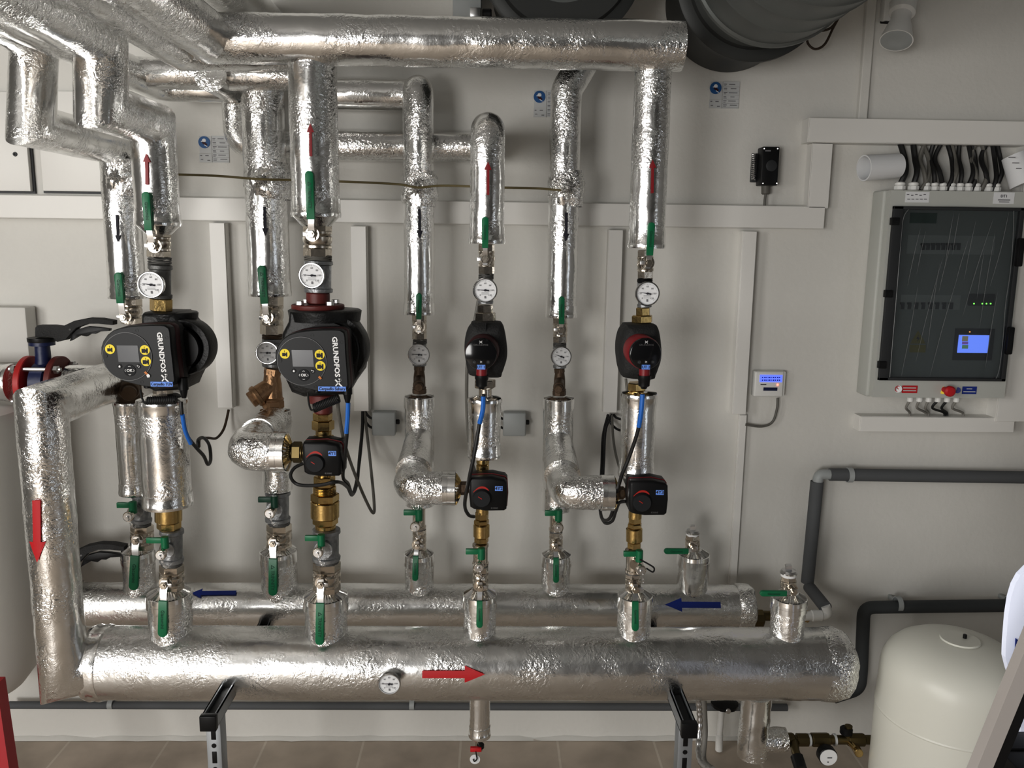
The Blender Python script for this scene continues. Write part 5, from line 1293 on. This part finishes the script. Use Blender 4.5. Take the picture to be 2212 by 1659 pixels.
# ------------------------------------------------------------------ ventilation ducts at the top
def duct(label, cx, cy, rp, Yr, Yfr, neck=.86):
    rt = thing('ventilation_duct', label, 'duct', P(cx, cy, 0))
    c = P(cx, cy, Yr); R = rp*W(cx, cy, Yr)
    c_ = V((c.x, 0, c.z))
    b = B().lathe(c_+V((0, -.005, 0)), FRONT, [(0, R*neck), (-Yr-.02, R*neck), (-Yr-.018, R), (-Yr, R), (-Yr+.004, R*.97), (-Yr+.006, R*.86), (-Yr+.03, R*.84)], 72)
    obj('flange', b, 'duct_dark', rt)
    if Yfr < Yr-.1:
        L0 = -Yr; L1 = -Yfr; prof = [(L0, R*.84), (L0+.12, R*.86), (L0+.16, R*.93), (L0+.165, R*1.0), (L0+.18, R*1.0), (L0+.185, R*.97)]
        x = L0+.3
        while x < L1: prof += [(x, R*.97), (x+.006, R*.985), (x+.012, R*.97)]; x += .11
        obj('spiral_pipe', B().lathe(c_, FRONT, prof+[(L1, R*.97)], 72), 'duct', rt)
    else:
        L0 = -Yr
        obj('end_dome', B().lathe(c_, FRONT, [(L0, R*.84), (L0+.02, R*.80), (L0+.022, R*.72), (L0+.034, R*.70), (L0+.036, R*.4), (L0+.03, R*.1)], 60), 'duct', rt)
        ring = B(); 
        obj('cable_arc', B().tube([V((c.x+R*.78*math.cos(t), Yr-.03, c.z+R*.78*math.sin(t))) for t in [math.radians(200+8*i) for i in range(18)]], .005, 8), 'black', rt)
    return rt
duct('large grey round duct end behind the topmost header', 1216, -91, 179, -.32, -.34)
duct('large grey round duct at the top, right of the headers', 1632, -46, 172, -.25, -5.2, .9)
b = B(); A_, B_ = P(978, 36, -.12), P(1040, -60, -.12)
rt = thing('terminal_box', 'grey terminal box at the top, left of the round duct end', 'junction box', V((A_.x, 0, A_.z)))
obj('case', B().box((A_.x, -.12, A_.z), (B_.x, 0, B_.z), .004), 'grey_plastic', rt)
obj('bracket', B().box(P(1015, 36, -.13), P(1038, 22, -.10), .002), 'steel', rt); obj('gland', B().bcyl(P(1042, 30, -.10), P(1062, 30, -.10), .014, .003, 14), 'black', rt)
cpx('brown cable hanging in a small loop under the right duct', [(1812, 38, -.1), (1800, 60, -.1), (1782, 95, -.1), (1762, 106, -.1), (1746, 95, -.1), (1742, 72, -.1)], .0035, 'cable_brown')
cpx('short brown cable arching under the right duct', [(1808, 45, -.1), (1795, 60, -.1), (1778, 66, -.1), (1764, 64, -.1)], .0035, 'cable_brown')

# ------------------------------------------------------------------ grey pipes on the wall
def gpipe(label, pp, r, m='pipe_foam', clips=(), elbows=(), rad=.03, name='grey_pipe'):
    pts = [P(*t) for t in pp]
    rt = thing(name, label, 'pipe', pts[0])
    obj('pipe', B().tube(resample(smooth_path(pts, rad), .05), r, 24), m, rt)
    for (x, y, Y, hor) in clips:
        c = P(x, y, Y); ax = XD if hor else ZD
        b = B().lathe(c-ax*.008, ax, [(0, r+.001), (0, r+.004), (.016, r+.004), (.016, r+.001)], 28, cap=False); b.box(c+V((-.006, 0, -r*.35)), c+V((.006, -Y, r*.35)), .001)
        obj('pipe_clip', b, 'grey_plastic', rt)
    return rt
r_ = 7.5*W(900, 1520, -.03)
gpipe('dark grey pipe running low along the wall behind the manifolds', [(20, 1523, -.04), (1700, 1528, -.04)], r_*1.05, 'pipe_foam', [(240, 1521, -.04, 1), (890, 1522, -.04, 1)])
r_ = 13.5*W(2000, 1028, -.05)
zz = P(1990, 1029, -.05).z
pg = gpipe('grey insulated pipe running level to the right edge', [(1792, 1025, -.05), (2330, 1033, -.05)], r_, 'pipe_foam', [(1835, 1026, -.05, 1)])
gpipe('grey insulated pipe standing upright right of the manifolds', [(1765, 1040, -.05), (1744, 1258, -.05)], r_*1.02, 'pipe_foam')
rt = thing('pipe_elbow', 'bare white pipe elbow joining the upright and level grey pipes', 'pipe fitting', P(1767, 1038, -.05))
obj('elbow', B().tube(resample(smooth_path([P(1766, 1048, -.05), P(1768, 1024, -.05), P(1798, 1025, -.05)], .03), .006), 11*W(1768, 1025, -.05), 24), 'grey_plastic', rt)
gpipe('short sloping piece of grey pipe foam beside the front manifold', [(1748, 1268, -.06), (1783, 1312, -.20)], r_*.98, 'pipe_foam')
rt = thing('pipe_elbow', 'bare white elbow and coupling right of the capped front stub', 'pipe fitting', P(1780, 1340, -.2))
obj('elbow', B().tube(resample(smooth_path([P(1738, 1331, -.2), P(1790, 1328, -.2), P(1783, 1308, -.2)], .03), .006), 10*W(1780, 1330, -.2), 24), 'white_plastic', rt)
obj('coupling', B().bcyl(P(1752, 1330, -.2), P(1776, 1329, -.2), 12*W(1780, 1330, -.2), .003), 'white_plastic', rt)
rt = thing('brass_outlet', 'dark brass fitting at the right end of the rear manifold', 'pipe fitting', P(1640, 1350, -.19))
u = W(1640, 1335, YR)
obj('hex_nut', B().bcyl(P(1626, 1335, YR), P(1648, 1335, YR), 19*u, .003, 8), 'dark_brass', rt)
obj('sleeve', B().cyl(P(1640, 1330, YR), P(1742, 1331, YR), 11*u), 'dark_brass', rt)
obj('thread', B().lathe(P(1732, 1331, YR), XD, [(0, 12*u), (.006, 14*u), (.01, 12*u), (.016, 14*u), (.02, 12*u)], 24), 'brass', rt)
r_ = 14.5*W(1870, 1400, -.1)
gpipe('dark grey bent waste pipe between manifold end and white vessel', [(2330, 1306, -.06), (1866, 1312, -.06), (1860, 1455, -.06), (1856, 1488, -.06), (1800, 1506, -.06)], r_*.95, 'pipe_dark', [(1940, 1305, -.06, 1), (2183, 1303, -.06, 1)], rad=.035)

# ------------------------------------------------------------------ under the manifold
def strut(label, xt, yt, xc_, yc_, xp):
    Yfr = -.74; c = P(xc_, yc_, Yfr); s = .0178
    rt = thing('support_strut', label, 'bracket', V((c.x, -.62, 0)))
    zt = c.z; back = V((c.x, -.10, zt))
    b = B()
    b.box((c.x-s, Yfr+.01, zt-s), (c.x-s+.003, -.05, zt+s)); b.box((c.x+s-.003, Yfr+.01, zt-s), (c.x+s, -.05, zt+s)); b.box((c.x-s, Yfr+.01, zt-s), (c.x+s, -.05, zt-s+.003))
    for sg in (-1, 1): b.box((c.x+sg*s-.006*(sg > 0), Yfr+.01, zt+s-.003), (c.x+sg*s+.006*(sg < 0), -.05, zt+s))
    obj('arm_channel', b, 'strut', rt, smooth=False)
    obj('arm_slot', B().box((c.x-s+.008, Yfr+.012, zt+s-.012), (c.x+s-.008, -.06, zt+s-.010)), 'black', rt, smooth=False)
    obj('end_cap', B().box((c.x-s-.002, Yfr-.006, zt-s-.002), (c.x+s+.002, Yfr+.012, zt+s+.002), .002), 'black', rt)
    Yp = Yfr+.03
    b = B().box((c.x-s, Yp, 0), (c.x+s, Yp+.041, zt-s), .001); obj('post', b, 'strut', rt)
    k_ = 0; z = zt-s-.03
    while z > .03:
        b = B()
        if k_ % 2 == 0: b.box((c.x-.006, Yp-.001, z-.016), (c.x+.006, Yp+.002, z+.016), .001)
        else: b.cyl(V((c.x, Yp-.001, z)), V((c.x, Yp+.002, z)), .006, n=14)
        obj('slot', b, 'black', rt); z -= .032; k_ += 1
    b = B().lathe(V((c.x, -.5, zt+s)), ZD, [(0, .03), (.006, .03), (.008, .012), (pf0.z-rF-zt-s+.01, .012)], 20); obj('pipe_saddle', b, 'strut', rt)
    return rt
strut('grey slotted steel support under the front manifold, left one', 470, 1505, 450, 1562, 462)
strut('grey slotted steel support under the front manifold, right one', 1475, 1520, 1489, 1577, 1480)
# drain stub with red handle
p0, p1 = P(1037, 1500, YS), P(1036, 1588, YS); u = W(1036, 1560, YS)
rt = foil_pipe('insulated_pipe', 'short foil drain pipe hanging under the front manifold', 'pipe', [p0, p1], 22*u, bands=(0, .03))
rt = thing('drain_valve', 'small drain valve with red handle and round white tag', 'valve', P(1026, 1655, YS))
obj('body', B().lathe(P(1035, 1588, YS), -ZD, [(0, 12*u), (.012, 11*u), (.013, 8*u), (.045, 8*u)], 20), 'nickel', rt)
c = P(1038, 1612, YS-.02); obj('hub', B().bcyl(c+ZD*.008, c-ZD*.006, .010, .002, 16), 'black', rt)
obj('handle', B().obox(P(1028, 1618, YS-.03), XD*12*u, V((0, .006, 0)), ZD*4.5*u, .0015), 'red', rt)
c = P(1026, 1640, YS-.03); tg = obj('round_tag', B().cyl(c+V((0, .001, 0)), c-V((0, .001, 0)), 11*u, n=28), 'white_paper', rt)
obj('tag_hook', B().tube(catmull([P(1028, 1622, YS-.035), P(1029, 1632, YS-.035), P(1030, 1640, YS-.035), P(1025, 1645, YS-.035), P(1022, 1640, YS-.035)]), .0016, 6), 'black', rt)
# right foil drop and brass line
p0 = P(1634, 1500, -.40); p1 = V((p0.x, -.40, P(1634, 1605, -.40).z)); u = W(1634, 1560, -.4)
p2 = V((P(1697, 1600, -.40).x, -.40, P(1690, 1598, -.4).z))
rt = foil_pipe('insulated_pipe', 'foil drop pipe under the front manifold with branch to the brass line', 'pipe', [p0, p1-ZD*.04], 32*u, nz=.006)
obj('branch_jacket', B().tube(resample([V((p0.x, -.40, p2.z)), p2], .01), 26*u, 36, nz=.006), 'foil_crush', rt, ang=60)
Yb = -.40; zb = p2.z
rt = thing('brass_pipe_line', 'brass fittings line leading from the foil drop to the white vessel', 'pipe fitting', V((P(1790, 1605, Yb).x, Yb, zb-.03)))
xs_ = [P(x, 1605, Yb).x for x in (1695, 1714, 1720, 1745, 1752, 1790, 1800, 1830, 1866, 1896)]
b = B().cyl(V((xs_[0], Yb, zb)), V((xs_[9], Yb, zb)), 10*u, n=24); obj('pipe', b, 'dark_brass', rt)
for a_, c_, w_ in ((0, 1, 15), (2, 3, 14), (4, 5, 15), (7, 8, 14)): obj('union', B().bcyl(V((xs_[a_], Yb, zb)), V((xs_[c_], Yb, zb)), w_*u, .002, 8), 'dark_brass', rt)
for i_ in (3, 6): obj('thread_seal', B().cyl(V((xs_[i_], Yb, zb)), V((xs_[i_]+.006, Yb, zb)), 13*u, n=24), 'sticker_grey', rt)
obj('vertical_tee', B().cyl(V((xs_[7], Yb, zb)), V((xs_[7], Yb, zb+.045)), 8*u, n=18), 'dark_brass', rt)
c = P(1828, 1578, Yb); obj('black_knob', B().bcyl(c-V((.0, 0, .012)), c+ZD*.010, .018, .004, 20), 'black', rt)
b = B().tube([V((xs_[1], Yb, zb)), P(1718, 1622, Yb-.05), P(1724, 1640, Yb-.08)], 9*u, 16); obj('side_tap', b, 'dark_brass', rt)
obj('side_tap_cap', B().tube([P(1721, 1634, Yb-.075), P(1730, 1662, Yb-.11)], 13*u, 18), 'black', rt)
b = B().tube([V((xs_[7], Yb, zb)), P(1850, 1620, Yb-.04)], 6*u, 14); b.bcyl(P(1850, 1618, Yb-.03), P(1856, 1628, Yb-.06), 9*u, .002, 16); obj('yellow_tap', b, 'brass', rt)
# pressure gauge on that line
c = P(1789, 1635, Yb-.06); R = 20*W(1789, 1635, Yb-.06)
rt = thing('pressure_gauge', 'black rimmed pressure gauge under the brass line beside the vessel', 'gauge', c-ZD*R)
obj('stem', B().tube([V((c.x, Yb, zb)), V((c.x, Yb-.03, c.z)), c], .007, 12), 'dark_brass', rt)
obj('case', B().lathe(c+V((0, .03, 0)), FRONT, [(0, R*.8), (.01, R*1.02), (.03, R*1.02), (.032, R*.95)], 36), 'black', rt)
obj('dial', B().cyl(c, c-V((0, .004, 0)), R*.93, n=36), 'dial', rt)
b = B().box(c+V((-R*.15, -.0052, -R*.05)), c+V((R*.35, -.0045, R*.05))); b.box(c+V((-R*.12, -.0052, -R*.55)), c+V((R*.02, -.0045, -R*.45))); obj('marks', b, 'ink', rt, smooth=False)
# braided hose, white pipe, dark clamp
pts = [P(*t) for t in [(1508, 1505, -.3), (1512, 1560, -.3), (1509, 1600, -.32), (1510, 1635, -.36), (1520, 1655, -.42), (1545, 1672, -.5)]]
path = resample(catmull(pts), .004); b = B(); b.tube(path, lambda t: .0085+.0012*math.sin(t*len(path)*1.6), 12)
single('braided_hose', b, 'steel', 'braided steel hose hanging right of the right support', 'hose')
pts = [P(*t) for t in [(1520, 1505, -.2), (1523, 1580, -.2), (1520, 1640, -.25), (1540, 1662, -.35)]]
single('corrugated_hose', B().tube(resample(catmull(pts), .01), .009, 12), 'cable_lgrey', 'grey corrugated hose behind the braided steel hose', 'hose')
rt = thing('waste_pipe', 'thin white pipe standing at the wall behind the right support', 'pipe', P(1552, 1620, -.08))
b = B().tube([P(1560, 1525, -.08), P(1554, 1590, -.08)], 6.5*W(1555, 1560, -.08), 18); b.bcyl(P(1554, 1585, -.08), P(1553, 1622, -.08), 8*W(1555, 1560, -.08), .003, 18); obj('pipe', b, 'white_plastic', rt)
rt = thing('pipe_clamp', 'dark hand wheel under the front manifold behind the hoses', 'valve', P(1565, 1530, -.2))
c = P(1565, 1520, -.2); obj('wheel', B().lathe(c-ZD*.008, ZD, [(0, .02), (.002, .042), (.012, .044), (.018, .03)], 12), 'black', rt); obj('cap', B().bcyl(c+V((.0, -.04, .0)), c+V((0, -.046, 0)), .008, .001), 'steel', rt)

# ------------------------------------------------------------------ white expansion vessel, right
cx_ = P(2056, 1500, -.55); R = 150*W(2050, 1500, -.55); zt_v = P(2050, 1376, -.55).z
b = B(); H = zt_v-.06; prof = [(0, R*.55), (.04, R*.8), (.10, R*.97), (.16, R)]
prof += [(H-.20, R), (H-.14, R*.985)]
for i in range(1, 9):
    t_ = i/8; prof.append((H-.14+.14*(1-(1-t_)**2.6)**(1/1.5) if 0 else H-.14+.14*math.sin(t_*math.pi/2)**.9, R*.985*(max(0, 1-math.sin(t_*math.pi/2)**2.9))**(1/2.1) if i < 8 else R*.05))
rt = thing('expansion_vessel', 'large white expansion vessel standing at the lower right', 'vessel', V((cx_.x, -.55, 0)))
obj('shell', B().lathe(V((cx_.x, -.55, .06)), ZD, prof, 96), 'vessel_white', rt, ang=50)
obj('weld_seam', B().lathe(V((cx_.x, -.55, .06+H-.22)), ZD, [(0, R), (.004, R+.0015), (.008, R)], 80, cap=False), 'vessel_white', rt)
c = V((cx_.x+.012, -.56, .06+H)); obj('air_valve', B().cyl(c-ZD*.006, c+ZD*.012, .005, n=12), 'black', rt)
obj('valve_cap', B().lathe(V((cx_.x-.0, -.56, .06+H-.003)), ZD, [(0, .05), (.004, .048), (.005, .02)], 30), 'vessel_white', rt)
for i in range(3):
    a = 2*math.pi*i/3+.5; obj('foot', B().box(V((cx_.x+math.cos(a)*R*.6-.02, -.55+math.sin(a)*R*.6-.02, 0)), V((cx_.x+math.cos(a)*R*.6+.02, -.55+math.sin(a)*R*.6+.02, .10))), 'vessel_white', rt)

# ------------------------------------------------------------------ left: grey jacketed tank on a red leg, boxed duct
xr_t = P(52, 1150, -.30).x; Rt = .20
c = V((xr_t-Rt, -.30, 0)); z0 = P(20, 1535, -.42).z; z1 = P(20, 900, -.30).z
rt = thing('storage_tank', 'large pale grey jacketed tank at the left edge on a red stand', 'tank', V((c.x, c.y, 0)))
obj('jacket', B().lathe(V((c.x, c.y, z0-.02)), ZD, [(0, Rt*.45), (.03, Rt*.75), (.08, Rt*.94), (.14, Rt), (z1-z0, Rt), (z1-z0+.03, Rt*.96), (z1-z0+.04, Rt*.6)], 80), 'jacket_white', rt, ang=50)
lx0, lx1 = P(0, 1580, -.75), P(38, 1580, -.75)
t0, t1 = P(-14, 1470, -.5), P(22, 1668, -.62)
b = B().loft([[t0+V((-.02, -.02, 0)), t0+V((.02, -.02, 0)), t0+V((.02, .02, 0)), t0+V((-.02, .02, 0))], [V((t1.x-.02, t1.y-.02, 0)), V((t1.x+.024, t1.y-.02, 0)), V((t1.x+.024, t1.y+.02, 0)), V((t1.x-.02, t1.y+.02, 0))]])
obj('leg', b, 'leg_red', rt, smooth=False)
A_, B_ = P(-200, 782, -.06), P(54, 664, -.06)
single('insulated_box', B().box((A_.x, -.06, A_.z), (B_.x, 0, B_.z), .006), 'jacket_white', 'pale insulation box on the wall at the left edge above the main', 'insulation')
m0, m1 = xpipe(-60, 62, 1316, -.28)
single('white_pipe_flange', B().lathe(m0, XD, [(0, .055), ((m1-m0).length-.05, .055), ((m1-m0).length-.048, .057), ((m1-m0).length, .057)], 40), 'jacket_white', 'pale pipe stub leaving the grey tank toward the rear manifold', 'pipe')

# ------------------------------------------------------------------ ladder and white board at the right edge
Yl = -1.62
rt = thing('step_ladder', 'aluminium step ladder leg slanting across the lower right corner', 'ladder', V((P(2120, 1659, Yl).x, Yl, 0)))
a0, a1 = P(2228, 1372, Yl), P(2070, 1760, Yl); dd = (a1-a0).normalized(); sd = V((dd.z, 0, -dd.x))*-1
if sd.x < 0: sd = -sd
w_ = 34*W(2150, 1550, Yl)
ext = a1+dd*((a1.z)/(-dd.z)) if dd.z < 0 else a1
top = a0-dd*.7
obj('stile', B().loft([[p_, p_+sd*w_, p_+sd*w_+V((0, .018, 0)), p_+V((0, .018, 0))] for p_ in (top, ext)]), 'aluminium', rt, smooth=False)
obj('stile_side', B().loft([[p_+sd*w_+V((0, .002, 0)), p_+sd*w_*1.9+V((0, .006, 0)), p_+sd*w_*1.9+V((0, .018, 0)), p_+sd*w_+V((0, .017, 0))] for p_ in (top, ext)]), 'black', rt, smooth=False)
obj('rung', B().obox(P(2300, 1645, Yl+.03), XD*.085, V((0, .03, 0)), ZD*.010, .002), 'black', rt)
obj('rung', B().obox(P(2270, 1605, Yl+.06), XD*.08, V((0, .02, 0)), ZD*.005, .001), 'black', rt)
Yw = -1.5
out = [(2179, 1448), (2172, 1420), (2173, 1390), (2178, 1330), (2184, 1292), (2192, 1265), (2204, 1243), (2225, 1222), (2330, 1180), (2420, 2600), (2300, 2600), (2198, 1500)]
rt = thing('white_board', 'white rounded board with added glow and a blue corner, behind the ladder leg', 'board', P(2260, 1700, Yw))
mat('board_glow', (.80, .84, .95), .4, emit=(.75, .8, 1), estr=.25)  # emission puts extra brightness into the board, which is no lamp
obj('sheet', B().prism([P(x, y, Yw) for x, y in out], V((0, .01, 0))), 'board_glow', rt, smooth=False)
obj('blue_mark', B().prism([P(2193, 1378, Yw-.001), P(2212, 1392, Yw-.001), P(2191, 1424, Yw-.001)], V((0, -.001, 0))), 'blue', rt, smooth=False)
